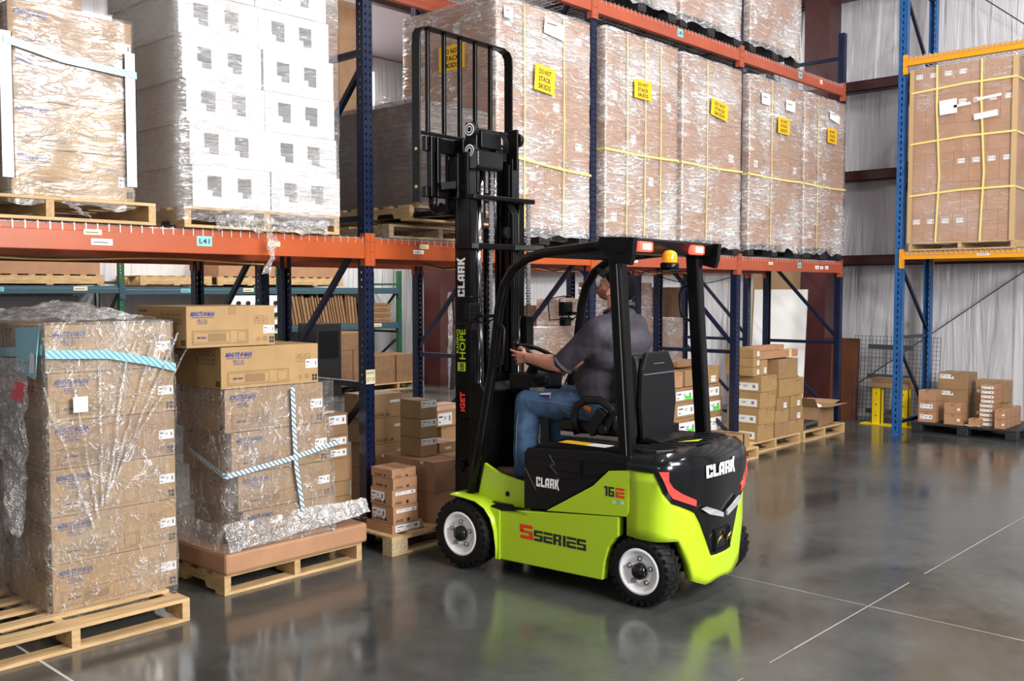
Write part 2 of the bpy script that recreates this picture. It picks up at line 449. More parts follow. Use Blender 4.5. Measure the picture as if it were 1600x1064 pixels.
def floor_mat():
    m = mat('polished_concrete', (.072, .074, .072), .2)
    nt = m.node_tree; p = nt.nodes['Principled BSDF']; Lk = nt.links
    tc = nt.nodes.new('ShaderNodeTexCoord')
    a = nt.nodes.new('ShaderNodeTexNoise'); a.inputs['Scale'].default_value = .9; a.inputs['Detail'].default_value = 8; a.inputs['Distortion'].default_value = .5
    b = nt.nodes.new('ShaderNodeTexNoise'); b.inputs['Scale'].default_value = 7; b.inputs['Detail'].default_value = 8; b.inputs['Roughness'].default_value = .7
    Lk.new(tc.outputs['Object'], a.inputs['Vector']); Lk.new(tc.outputs['Object'], b.inputs['Vector'])
    mx = nt.nodes.new('ShaderNodeMath'); mx.operation = 'MULTIPLY_ADD'; mx.inputs[1].default_value = .45
    Lk.new(b.outputs[0], mx.inputs[0]); Lk.new(a.outputs[0], mx.inputs[2])
    rp = nt.nodes.new('ShaderNodeValToRGB'); e = rp.color_ramp.elements
    e[0].position = .5; e[1].position = .95; e[0].color = (.036, .038, .034, 1); e[1].color = (.090, .094, .091, 1)
    Lk.new(mx.outputs[0], rp.inputs[0]); Lk.new(rp.outputs[0], p.inputs['Base Color'])
    mr = nt.nodes.new('ShaderNodeMapRange'); mr.inputs[1].default_value = .55; mr.inputs[2].default_value = .9; mr.inputs[3].default_value = .10; mr.inputs[4].default_value = .26
    Lk.new(mx.outputs[0], mr.inputs[0]); Lk.new(mr.outputs[0], p.inputs['Roughness'])
    bp = nt.nodes.new('ShaderNodeBump'); bp.inputs['Strength'].default_value = .05; bp.inputs['Distance'].default_value = .01
    Lk.new(b.outputs[0], bp.inputs['Height']); Lk.new(bp.outputs[0], p.inputs['Normal'])
    p.inputs['Specular IOR Level'].default_value = .75
    return m


def vinyl_mat(name, col, along):
    """insulation facing: hanging pleats"""
    m = mat(name, col, .33)
    nt = m.node_tree; p = nt.nodes['Principled BSDF']; Lk = nt.links
    tc = nt.nodes.new('ShaderNodeTexCoord'); mp = nt.nodes.new('ShaderNodeMapping')
    mp.inputs['Scale'].default_value = (1, 1.6, .13) if along == 'y' else (1.6, 1, .13)
    Lk.new(tc.outputs['Object'], mp.inputs[0])
    a = nt.nodes.new('ShaderNodeTexNoise'); a.inputs['Scale'].default_value = 3.2; a.inputs['Detail'].default_value = 3; a.inputs['Distortion'].default_value = .8
    Lk.new(mp.outputs[0], a.inputs['Vector'])
    bp = nt.nodes.new('ShaderNodeBump'); bp.inputs['Strength'].default_value = .9; bp.inputs['Distance'].default_value = .10
    Lk.new(a.outputs[0], bp.inputs['Height']); Lk.new(bp.outputs[0], p.inputs['Normal'])
    return m


M['floor'] = floor_mat()
M['vinyl_y'] = vinyl_mat('insulation_vinyl', (.60, .60, .63), 'y')
M['wall_white'] = vinyl_mat('white_liner', (.78, .78, .79), 'x')
M['roof'] = mat('pink_white_roof_liner', (.62, .54, .56), .5)

struct(MB().box(-7, -9, -.2, 13.9, 15.3, 0).build('floor', M['floor']))
XW = 13.45
struct(MB().box(XW, -9, 0, XW + .3, 15.3, 9).build('wall_right', M['vinyl_y']))
struct(MB().box(-7, 15.0, 0, XW, 15.3, 6.3).build('wall_back', M['wall_white']))
rf = MB()
rf.add([(-7, 15.3, 6.28), (13.75, 15.3, 6.28), (13.75, -9, 9.6), (-7, -9, 9.6), (-7, 15.3, 6.5), (13.75, 15.3, 6.5), (13.75, -9, 9.8), (-7, -9, 9.8)],
       [(0, 1, 2, 3), (7, 6, 5, 4), (0, 4, 5, 1), (2, 6, 7, 3), (0, 3, 7, 4), (1, 5, 6, 2)])
struct(rf.build('ceiling', M['roof']))
M['wall_light'] = mat('translucent_wall_light', (.9, .9, .9), .4, emis=(1, 1, 1), es=1.3)
struct(MB().box(4.5, 14.94, 3.4, 12.2, 14.995, 6.0).build('window_1', M['wall_light']))  # added glowing panel standing in for the bright upper wall
k = 1
for y in (12.5, 9.0, 5.0, 0.5, -4):
    z = 6.28 + (15.3 - y) * 3.32 / 24.3
    struct(MB().bar((-7, y, z - .14), (13.4, y, z - .14), .12, .24).build('trim_%d' % k, M['maroon'])); k += 1
# girts on the end wall, a C channel each
for z in (1.0, 2.2, 3.37, 4.6, 5.9, 7.2):
    if z == 1.0: continue
    g = MB().box(XW - .2, -9, z - .07, XW - .19, 14.98, z + .07); g.box(XW - .2, -9, z + .06, XW - .002, 14.98, z + .07); g.box(XW - .2, -9, z - .07, XW - .002, 14.98, z - .06)
    struct(g.build('trim_%d' % k, M['maroon'])); k += 1
for z in (3.2,):
    struct(MB().box(-7, 14.85, z - .1, XW - .22, 14.98, z + .1).build('trim_%d' % k, M['maroon'])); k += 1
# steel columns


def column(x0, y0, x1, y1, h, name='trim'):
    global k
    m = MB(); t = .02
    m.box(x0, y0, 0, x1, y0 + t, h); m.box(x0, y1 - t, 0, x1, y1, h); m.box((x0 + x1) / 2 - .01, y0 + t, 0, (x0 + x1) / 2 + .01, y1 - t, h)
    m.box(x0 - t, y0, 0, x0, y1, h)
    struct(m.build('trim_%d' % k, M['maroon'])); k += 1


column(12.85, 6.0, 13.2, 6.36, 7.4)
column(12.4, 13.3, 13.1, 13.75, 6.4)
column(13.0, -3.0, 13.2, -2.6, 8.7)
# floor joints (sealed saw cuts)
j = MB(); random.seed(3)
for (x0, y0, x1, y1) in ((3.2, 2.213, 13.2, 2.213), (5.348, -4, 5.348, 3.3)):
    n = 40; h = .0035
    d = Vector((x1 - x0, y1 - y0, 0)); L = d.length; d.normalize(); q = Vector((-d.y, d.x, 0))
    for i in range(n):
        if random.random() < .12: continue
        a = Vector((x0, y0, .0006)) + d * (L * i / n); b = a + d * (L / n)
        hh = h * random.uniform(.6, 1.2)
        j.add([a - q * hh, b - q * hh, b + q * hh, a + q * hh], [(0, 1, 2, 3)])
struct(j.build('trim_%d' % k, M['sealant'])); k += 1
j = MB().add([(1.828, 3.9, .0008), (1.842, 3.9, .0008), (1.846, 7, .0008), (1.832, 7, .0008)], [(0, 1, 2, 3)])
struct(j.build('trim_%d' % k, mat('pale_sealant', (.55, .55, .53), .5))); k += 1

# wall bracing rods
for (a, b, lb) in (((13.2, 6.0, .25), (13.2, 3.2, 2.3), 'thin grey diagonal brace rod low on the end wall behind the blue upright'),
                   ((13.2, 4.9, 6.1), (13.2, 3.3, 4.75), 'thin grey diagonal brace rod high on the end wall above the amber beam')):
    tag(MB().cyl(a, b, .008, n=8).build('brace_rod', M['wire_dark']), lb, 'rod')

# ------------------------------------------------------------------ pallet racks
POST = {}


def plate(mb, w, h, cols, hw, hh, pitch, z0, T):
    xs = sorted({-w / 2, w / 2} | {c + s * hw / 2 for c in cols for s in (-1, 1)})
    zs = [0]; z = z0
    holes = []
    while z + hh < h - .03:
        zs += [z, z + hh]; holes.append((z, z + hh)); z += pitch
    zs.append(h)
    vs = [(x, 0, z) for z in zs for x in xs]; n = len(xs); fs = []
    for a in range(len(zs) - 1):
        for b in range(n - 1):
            xm = (xs[b] + xs[b + 1]) / 2
            if a % 2 == 1 and any(abs(xm - c) < hw / 2 for c in cols): continue
            fs.append((a * n + b, a * n + b + 1, (a + 1) * n + b + 1, (a + 1) * n + b))
    mb.add(vs, fs, 0, False, T)


def post_mesh(h, big=False):
    key = (h, big)
    if key in POST: return POST[key]
    w = .076 if not big else .09; m = MB()
    if big: plate(m, w, h, [0.0], .017, .036, .0762, .06, Matrix.Identity(4))
    else: plate(m, w, h, [-.019, .019], .010, .020, .0508, .05, Matrix.Identity(4))
    for sx in (-1, 1):
        T = Matrix.Translation((sx * w / 2, w / 2, 0)) @ Matrix.Rotation(R(90), 4, 'Z')
        plate(m, w, h, [0.0], .008, .014, .0508 if not big else .0762, .07, T)
        m.box(min(sx * w / 2, sx * (w / 2 - .018)), w - .002, 0, max(sx * w / 2, sx * (w / 2 - .018)), w, h)
    POST[key] = m.mesh('post', [M['blue'] if big else M['navy'], M['navy']])
    return POST[key]


def upright(x, y, h, depth, label, facing=1, hs=(.12, 1.12, 2.28, 3.42, 4.68), big=False, mt=None, rz=0, diag_flip=False, group=None):
    t = empty('upright_frame', (x, y, 0), rz, label, 'rack frame', group)
    for rear in (0, 1):
        o = bpy.data.objects.new('post', post_mesh(h, big)); COL.objects.link(o); o.parent = t
        md = o.modifiers.new('thick', 'SOLIDIFY'); md.thickness = .003; md.offset = -1
        if mt:
            o.data = o.data.copy(); o.data.materials[0] = mt; o.data.materials[1] = mt
            pass
        if rear: o.location = (0, depth, 0); o.rotation_euler = (0, 0, math.pi)
        f = MB().box(-.065, -.02 if not rear else depth - .1, 0, .065, .1 if not rear else depth + .02, .008)
        f.build('foot_plate', mt or (M['blue'] if big else M['navy']), t)
    mm = mt or M['navy']
    zz = [z for z in hs if z < h - .15]
    for i, z in enumerate(zz):
        MB().box(-.02, .077, z - .02, .02, depth - .077, z + .02).build('crossbar', mm, t)
        if i < len(zz) - 1:
            za, zb = z + .10, zz[i + 1] - .12
            fl = diag_flip
            # front-high unless flipped
            p0 = (0, .085, za if fl else zb); p1 = (0, depth - .085, zb if fl else za)
            MB().bar(p0, p1, .036, .036, up=(1, 0, 0)).build('diagonal_brace', mm, t)
    return t


YF = 5.33; DEP = 1.07
XP = [1.78, 4.295, 6.80, 9.315, 11.86]
pn = ['at the left edge of the picture', 'left of the truck mast, tallest in view', 'behind the truck cab', 'beside the counterweight', 'at the aisle end']
for i, x in enumerate(XP):
    h = 4.98 if i == 4 else 6.2
    upright(x, YF, h, DEP, 'navy perforated rack frame of the front row ' + pn[i], diag_flip=(i < 3) is False)
    # bolt-on floor guard on the near flange
for i, x in enumerate(XP):
    upright(x, 6.62, 4.98 if i == 4 else 6.2, DEP, 'navy perforated rack frame of the rear row ' + pn[i].replace(', tallest in view', ''), diag_flip=(i < 3) is False)


def beam(x0, x1, y, z0, z1, mt, label, face=-1, stickers=(), rot=0, conn=.19):
    """box beam with stepped front between two posts; y is its front face"""
    t = empty('shelf_beam', ((x0 + x1) / 2, y, z0), rot, label, 'beam')
    L = (x1 - x0); h = z1 - z0; f = face
    m = MB(); poly = [(0, 0), (0, h - .034), (.012, h - .034), (.012, h), (.05, h), (.05, 0)]
    if f > 0: poly = [(-a, b) for a, b in poly]
    m.prism(poly, -L / 2, L / 2, 'x'); m.build('beam_body', mt, t, bevel=.003, fixn=True)
    for s in (-1, 1):
        c = MB(); xa = s * (L / 2); ya = -.006 * 1 if f < 0 else -.052
        c.box(min(xa, xa + s * .042), -.008 if f < 0 else -.052, h - conn - .0, max(xa, xa + s * .042), -.002 if f < 0 else .004, h + .035)
        c.box(xa - .004, -.008 if f < 0 else -.052, h - conn, xa + .004, .05 if f < 0 else .004, h + .035)
        for q in range(3):
            zz = h - conn + .03 + q * .07
            if f < 0: c.cyl((xa + s * .022, -.009, zz), (xa + s * .022, -.014, zz), .007, n=8)
        c.build('connector', mt, t, bevel=.001)
    for (u, w, hh, v, mk, txt) in stickers:
        s_ = MB(); yy = -.0015
        quad(s_, (u - L / 2, yy, v), (1, 0, 0), (0, 0, 1), w, hh, 0)
        if txt: stamp(s_, txt, (u - L / 2 + w * .16, yy - .0008, v + hh * .25), (1, 0, 0), (0, 0, 1), w * .68, hh * .5, 1)
        else:
            quad(s_, (u - L / 2 + w * .1, yy - .0008, v + hh * .35), (1, 0, 0), (0, 0, 1), w * .7, hh * .14, 1)
        s_.build('sticker', [M[mk], M['black_ink']], t)
    return t


def wire_deck(x0, x1, y0, y1, z, label, drop=.045):
    m = MB(); r = .0028
    n = int((x1 - x0) / .062)
    for i in range(n + 1):
        x = x0 + (x1 - x0) * i / n
        m.box(x - r, y0 - .004, z, x + r, y1 + .004, z + 2 * r)
        m.box(x - r, y0 - .006, z - drop, x + r, y0 - .001, z)
        m.box(x - r, y1 + .001, z - drop, x + r, y1 + .006, z)
    for q in range(9):
        y = y0 + .04 + (y1 - y0 - .08) * q / 8
        m.box(x0, y - r, z - 2 * r, x1, y + r, z)
    for yy in (y0 - .0065, y1 + .0015):
        m.box(x0, yy, z - drop - .001, x1, yy + .005, z - drop + .005)
    t = tag(m.build('wire_deck', M['wire']), label, 'wire decking')
    return t


bn = ['far left bay', 'bay behind the mast', 'bay behind the cab', 'end bay']
st_lo = {0: ((.50, .10, .03, .085, 'cream_paper', None), (.54, .12, .035, .03, 'paper', None), (1.17, .10, .06, .045, 'teal_paper', 'L41'), (1.66, .09, .03, .06, 'cream_paper', None)),
         1: ((.42, .09, .03, .085, 'cream_paper', None), (.36, .1, .028, .045, 'paper', None), (2.0, .09, .03, .07, 'paper', None)),
         2: ((.5, .12, .04, .04, 'paper', None), (1.1, .1, .06, .045, 'teal_paper', 'L43'), (1.7, .1, .03, .06, 'paper', None)),
         3: ((.6, .10, .03, .07, 'cream_paper', None), (1.3, .09, .06, .045, 'teal_paper', 'L44'), (1.75, .1, .04, .04, 'paper', None), (1.88, .09, .035, .04, 'paper', None), (2.02, .09, .04, .04, 'paper', None))}
for i in range(4):
    xa, xb = XP[i] + .040, XP[i + 1] - .040
    mo = M['orange'] if i < 2 else M['salmon']
    beam(xa, xb, YF - .004, 2.0, 2.14, mo, 'orange lower shelf beam facing the aisle, ' + bn[i], stickers=st_lo[i])
    beam(xa, xb, YF + DEP + .004, 2.0, 2.14, mo, 'orange lower shelf beam on the far side of the ' + bn[i], face=1)
    wire_deck(xa + .01, xb - .01, YF + .01, YF + DEP - .01, 2.146, 'galvanised wire decking on the lower level of the ' + bn[i])
    if i >= 1:
        stt = {1: (), 2: ((1.25, .1, .075, .035, 'teal_paper', 'L43'),), 3: ((1.25, .09, .07, .035, 'teal_paper', 'L44'), (1.8, .07, .05, .05, 'cream_paper', None))}[i]
        beam(xa, xb, YF - .004, 4.2, 4.33, M['salmon'], 'faded orange upper shelf beam facing the aisle, ' + bn[i], stickers=stt)
        beam(xa, xb, YF + DEP + .004, 4.2, 4.33, M['salmon'], 'faded orange upper shelf beam on the far side of the ' + bn[i], face=1)
        wire_deck(xa + .01, xb - .01, YF + .01, YF + DEP - .01, 4.336, 'galvanised wire decking on the upper level of the ' + bn[i])
    beam(xa, xb, 6.616, 2.0, 2.14, mo, 'orange lower shelf beam of the rear row, near side, ' + bn[i])
    beam(xa, xb, 6.62 + DEP + .004, 2.0, 2.14, mo, 'orange lower shelf beam of the rear row, far side, ' + bn[i], face=1)
    if i in (0, 1): wire_deck(xa + .01, xb - .01, 6.63, 6.62 + DEP - .01, 2.146, 'galvanised wire decking of the rear row, ' + bn[i])
# the bay left of the front posts' labels
# quantity card on the tall post
qc = MB(); quad(qc, (-.040, -.0045, 1.13), (1, 0, 0), (0, 0, 1), .081, .10, 0); stamp(qc, 'QTY 133', (-.034, -.0055, 1.145), (1, 0, 0), (0, 0, 1), .068, .03, 1, bold=0)
stamp(qc, '20x20x2', (-.034, -.0055, 1.20), (1, 0, 0), (0, 0, 1), .066, .018, 1, bold=0)
quad(qc, (-.0405, .07, 1.13), (0, -1, 0), (0, 0, 1), .07, .10, 0)
o = qc.build('stock_card', [M['cream_paper'], M['black_ink']]); o.location = (XP[1], YF, 0); tag(o, 'cream handwritten quantity card taped round the tall navy post', 'card')

# right-hand rack (runs across, amber beams)
RX = 12.05
upright(RX, 4.69, 6.6, 1.05, 'bright blue perforated rack frame with amber beams at right', big=True, rz=-math.pi / 2, hs=(.145, 1.2, 2.2, 3.35, 4.4, 5.5))
upright(RX, 1.85, 6.6, 1.05, 'bright blue perforated rack frame at the far right end of the amber beams', big=True, rz=-math.pi / 2, hs=(.145, 1.2, 2.2, 3.35, 4.4, 5.5))
for (z0, z1, lv) in ((2.16, 2.25, 'lower'), (4.5, 4.6, 'upper')):
    for (xx, fc, sd) in ((RX - .0, -1, 'aisle'), (RX + 1.05, 1, 'wall')):
        t = beam(-1.35, 1.35, 0, z0, z1, M['yellow'], 'amber %s rack beam on the %s side of the right-hand rack' % (lv, sd), face=fc, conn=.2,
                 stickers=((.86, .14, .03, .03, 'paper', None),) if (lv, sd) == ('lower', 'aisle') else ())
        t.location = (xx - .006 if fc < 0 else xx + .006, 4.64 - 1.35, z0); t.rotation_euler = (0, 0, -math.pi / 2)
    m = MB(); r = .003
    for q in range(46):
        y = 4.60 - q * .057
        m.box(RX, y - r, z1 + .006, RX + 1.05, y + r, z1 + .012); m.box(RX - .012, y - r, z1 - .035, RX - .007, y + r, z1 + .012)
    for q in range(9): m.box(RX + .05 + q * .118, 1.98, z1 + .002, RX + .056 + q * .118, 4.61, z1 + .008)
    m.box(RX - .013, 1.98, z1 - .036, RX - .007, 4.61, z1 - .03)
    tag(m.build('wire_deck', M['wire']), 'wire decking on the %s amber beams at right' % lv, 'wire decking')

# loose cables tied under the lower beams
def cable(pts, r, mk, label):
    tag(MB().tube(pts, r, 6).build('cable', M[mk]), label, 'cable')


cable([(5.0 + i * .25, 5.55 + .06 * math.sin(i), 1.985 - .035 * math.sin(i * 1.3) ** 2) for i in range(16)], .006, 'black_plastic', 'black cable sagging under the beam behind the cab')
cable([(5.1 + i * .25, 5.60 + .05 * math.cos(i), 1.975 - .03 * math.sin(i * 1.1 + .6) ** 2) for i in range(16)], .005, 'band', 'yellow cable sagging under the beam behind the cab')
cable([(2.1 + i * .15, 6.25, 1.985 - .012 * math.sin(i * .6)) for i in range(14)], .006, 'band', 'yellow cable along the rear beam of the left bay')
cable([(9.5 + i * .15, 6.645, 1.996 - .13 * math.sin(i / 14 * 3.14)) for i in range(15)], .006, 'black_plastic', 'black cable hanging in an arc in the end bay')
# ------------------------------------------------------------------ pallets


def pallet(x, y, z, w, d, label, rz=0, mats=('wood', 'wood_x'), blocks=False, h=.125, stri_along='y', notch=True, name='wooden_pallet', group=None):
    """near-left corner at x,y ; w along X, d along Y"""
    t = empty(name, (x, y, z), rz, label, 'pallet', group)
    md, mb_ = M[mats[0]], M[mats[1]]
    th = .018
    # deck boards run along X or Y, stringers the other way
    if stri_along == 'x':      # stringers run along X (long side seen from the aisle), boards along Y
        for yy in (0, d / 2 - .019, d - .038):
            pts = [(0, th), (0, h - th), (w, h - th), (w, th)]
            if notch: pts = [(0, th), (0, h - th), (w, h - th), (w, th), (w * .86, th), (w * .84, th + .03), (w * .66, th + .03), (w * .64, th), (w * .36, th), (w * .34, th + .03), (w * .16, th + .03), (w * .14, th)]
            MB().prism(pts, yy, yy + .038, 'y').build('stringer', mb_, t, bevel=.002, fixn=True)
        n = 7
        for i in range(n):
            bw = .12 if i in (0, n - 1) else .085
            xx = (w - .12) * i / (n - 1) + (.12 - bw) / 2
            MB().box(xx, 0, h - th, xx + bw, d, h).build('deck_board', md, t, bevel=.002)
        for i in range(3):
            xx = (w - .1) * i / 2
            MB().box(xx, 0, 0, xx + .1, d, th).build('bottom_board', md, t, bevel=.002)
    elif not blocks:           # boards run along X, stringers (ends seen) along Y
        for xx in (0, w / 2 - .022, w - .044):
            pts = [(0, th), (0, h - th), (d, h - th), (d, th), (d * .84, th), (d * .82, th + .035), (d * .66, th + .035), (d * .64, th), (d * .36, th), (d * .34, th + .035), (d * .18, th + .035), (d * .16, th)]
            MB().prism(pts, xx, xx + .044, 'x').build('stringer', md, t, bevel=.002, fixn=True)
        n = max(5, int(d / .17))
        for i in range(n):
            bw = .13 if i in (0, n - 1) else .09
            yy = (d - .13) * i / (n - 1) + (.13 - bw) / 2
            MB().box(0, yy, h - th, w, yy + bw, h).build('deck_board', mb_, t, bevel=.002)
        for yy in (0, d / 2 - .05, d - .1):
            MB().box(0, yy, 0, w, yy + .1, th).build('bottom_board', mb_, t, bevel=.002)
    else:
        bl = .10
        for i in range(3):
            for q in range(3):
                xx = (w - .14) * i / 2; yy = (d - bl) * q / 2
                MB().box(xx, yy, th * .8, xx + .14, yy + bl, h - 2 * th * .8).build('block', M['chip'], t, bevel=.002)
        for q in range(3):
            yy = (d - bl) * q / 2
            MB().box(0, yy, 0, w, yy + bl, th * .8).build('bottom_board', mb_, t)
            MB().box(0, yy, h - 2 * th * .8, w, yy + bl, h - th * .8).build('stretcher_board', mb_, t)
        n = 7
        for i in range(n):
            bw = .1; xx = (w - bw) * i / (n - 1)
            MB().box(xx, 0, h - th * .8, xx + bw, d, h).build('deck_board', md, t, bevel=.0015)
    return t


def plastic_pallet(x, y, z, w, d, label, h=.13):
    t = empty('plastic_pallet', (x, y, z), 0, label, 'pallet')
    m = MB(); m.box(0, 0, h - .03, w, d, h)
    for i in range(3):
        for q in range(3):
            xx = (w - .13) * i / 2; yy = (d - .13) * q / 2
            m2 = MB().box(xx, yy, .018, xx + .13, yy + .13, h - .03); m2.build('foot', M['black_plastic'], t, bevel=.008)
    m.build('deck', M['black_plastic'], t, bevel=.006)
    for i in range(3):
        xx = (w - .13) * i / 2
        MB().box(xx, 0, 0, xx + .13, d, .018).build('runner', M['black_plastic'], t, bevel=.003)
    return t


# ------------------------------------------------------------------ cartons


def carton(x, y, z, w, d, h, label, rz=0, mt='carton', group=None, marks=None, stick=(), tape=True, bev=.003, name='cardboard_box', cat='box'):
    """near-left-bottom corner x,y,z. stick: (face, u, v, w, h, paper) in fractions of that face"""
    g = .0015
    b = MB(); b.box(g, g, 0, w - g, d - g, h - g)
    t = b.build(name, [M[mt]], None, (x, y, z), (0, 0, rz), bevel=bev)
    tag(t, label, cat, group)
    e = .0012
    if tape:
        q = MB(); tw = min(.05, w * .2)
        if w >= d:
            q.box(0, d / 2 - tw / 2, h - g, w, d / 2 + tw / 2, h - g + .0008); q.box(-e, d / 2 - tw / 2, h * .78, 0 + g, d / 2 + tw / 2, h - g)
        else:
            q.box(w / 2 - tw / 2, 0, h - g, w / 2 + tw / 2, d, h - g + .0008); q.box(w / 2 - tw / 2, -e + g, h * .78, w / 2 + tw / 2, g, h - g)
        q.build('tape', M['tape'], t)
    for si, (f, u, v, sw, sh, pm) in enumerate(stick):
        s = MB()
        if f == 'f': o, U, ww = Vector((w * u, g - .0008, h * v)), Vector((1, 0, 0)), w * sw
        else: o, U, ww = Vector((g - .0008, d * (1 - u), h * v)), Vector((0, -1, 0)), d * sw
        hh = h * sh; N = Vector((0, -1, 0)) if f == 'f' else Vector((-1, 0, 0)); Z = Vector((0, 0, 1))
        o = o + N * (.0015 * si)
        quad(s, o, U, Z, ww, hh, 0)
        o2 = o + N * .0006
        if pm in ('paper', 'green_paper') and ww > .05:
            for (a, b_, c, d_) in ((.06, .62, .26, .12), (.06, .2, .12, .1), (.42, .6, .18, .06), (.42, .45, .14, .06), (.78, .3, .03, .45), (.83, .3, .05, .45)):
                quad(s, o2 + U * (ww * a) + Z * (hh * b_), U, Z, ww * c, hh * d_, 1)
        s.build('sticker', [M[pm], M['black_ink']], t)
    if marks:
        p = MB(); marks(p, w, d, h, g - .001); p.build('print', [M['ink'], M['blue_ink'], M['black_ink']], t)
    return t


def marks_minute(p, w, d, h, e):
    X, Z = (1, 0, 0), (0, 0, 1); y = e
    stamp(p, 'MINUTE', (w * .045, y, h * .75), X, Z, w * .140, h * .115, 1, .045, .3)
    stamp(p, 'MAN', (w * .222, y, h * .75), X, Z, w * .085, h * .115, 1, .045, .3)
    for i in range(5): quad(p, (w * (.190 + .006 * i), y, h * (.75 + .008 * i)), X, Z, w * .004, h * .09, 1)
    quad(p, (w * .055, y, h * .715), X, Z, w * .24, h * .016, 1)
    stamp(p, 'PRO-R1', (w * .12, y, h * .59), X, Z, w * .105, h * .095, 1, .0)
    quad(p, (w * .12, y, h * .57), X, Z, w * .105, h * .012, 1)
    frame(p, (w * .06, y, h * .08), X, Z, w * .62, h * .33, .0025, 0)
    frame(p, (w * .075, y, h * .12), X, Z, w * .40, h * .25, .0018, 0)
    for i in range(13): quad(p, (w * .23, y, h * (.145 + .015 * i)), X, Z, w * .2, h * .006, 0)
    stamp(p, 'MINUTEMAN', (w * .115, y - .0002, h * .215), X, Z, w * .1, h * .05, 1, .03, .3)
    frame(p, (w * .56, y, h * .12), X, Z, w * .1, h * .25, .0018, 0)
    # handling marks at right
    for r_ in range(2):
        for c in range(3):
            frame(p, (w * (.755 + .055 * c), y, h * (.66 - .11 * r_)), X, Z, w * .045, h * .085, .0015, 0)
    p.add([(w * .775, y, h * .68), (w * .79, y, h * .68), (w * .7825, y, h * .72)], [(0, 1, 2)], 2)
    ring = [(w * .80 + h * .045 * math.cos(a), y, h * .16 + h * .045 * math.sin(a)) for a in [i * math.pi / 8 for i in range(16)]]
    rin = [(w * .80 + h * .036 * math.cos(a), y, h * .16 + h * .036 * math.sin(a)) for a in [i * math.pi / 8 for i in range(16)]]
    p.add(ring + rin, [(i, (i + 1) % 16, 16 + (i + 1) % 16, 16 + i) for i in range(16)], 2)
    for r_ in range(2):
        for c in range(2): quad(p, (w * (.93 + .03 * c), y, h * (.06 + .085 * r_)), X, Z, w * .024, h * .07, 2)
    for i in range(4): quad(p, (w * .85, y, h * (.12 + .03 * i)), X, Z, w * .05, h * .01, 0)
    # left end face
    U = (0, -1, 0); x = e
    stamp(p, 'MINUTEMAN', (x, d * .93, h * .84), U, Z, d * .16, h * .06, 1, .03, .3)
    stamp(p, 'PRO-R1', (x, d * .92, h * .70), U, Z, d * .09, h * .05, 0, .01)
    for a in range(4):
        for b in range(3):
            frame(p, (x, d * (.50 - .105 * a), h * (.56 + .11 * b)), U, Z, d * .095, h * .10, .0015, 0)
            quad(p, (x, d * (.485 - .105 * a), h * (.58 + .11 * b)), U, Z, d * .05, h * .02, 0)
    for r_ in range(2):
        for c in range(2): quad(p, (x, d * (.10 - .04 * c), h * (.06 + .07 * r_)), U, Z, d * .03, h * .06, 2)


def marks_axis(p, w, d, h, e):
    Z = (0, 0, 1)
    stamp(p, 'AXIS', (e, d * .80, h * .16), (0, -1, 0), Z, d * .32, h * .22, 2, .03)
    p.add([(e, d * .42, h * .16), (e, d * .28, h * .16), (e, d * .35, h * .42)], [(0, 1, 2)], 2)
    stamp(p, 'AXIS', (w * .1, e, h * .1), (1, 0, 0), Z, w * .28, h * .16, 2, .03)
    quad(p, (w * .55, e, h * .08), (1, 0, 0), Z, w * .1, h * .2, 2)


def marks_small(p, w, d, h, e):
    Z = (0, 0, 1)
    stamp(p, 'NOTE', (w * .68, e, h * .82), (1, 0, 0), Z, w * .2, h * .07, 0, .02)
    frame(p, (w * .08, e, h * .83), (1, 0, 0), Z, w * .05, h * .07, .002, 0)


def marks_ax2(p, w, d, h, e):
    Z = (0, 0, 1)
    stamp(p, 'AXIS', (w * .10, e, h * .08), (1, 0, 0), Z, w * .34, h * .13, 0, .03)
    p.add([(w * .48, e, h * .08), (w * .62, e, h * .08), (w * .55, e, h * .22)], [(0, 1, 2)], 0)


def simple_tag(p, w, d, h, e):
    quad(p, (w * .1, e, h * .5), (1, 0, 0), (0, 0, 1), w * .015, h * .3, 0)


# ------------------------------------------------------------------ stretch wrap


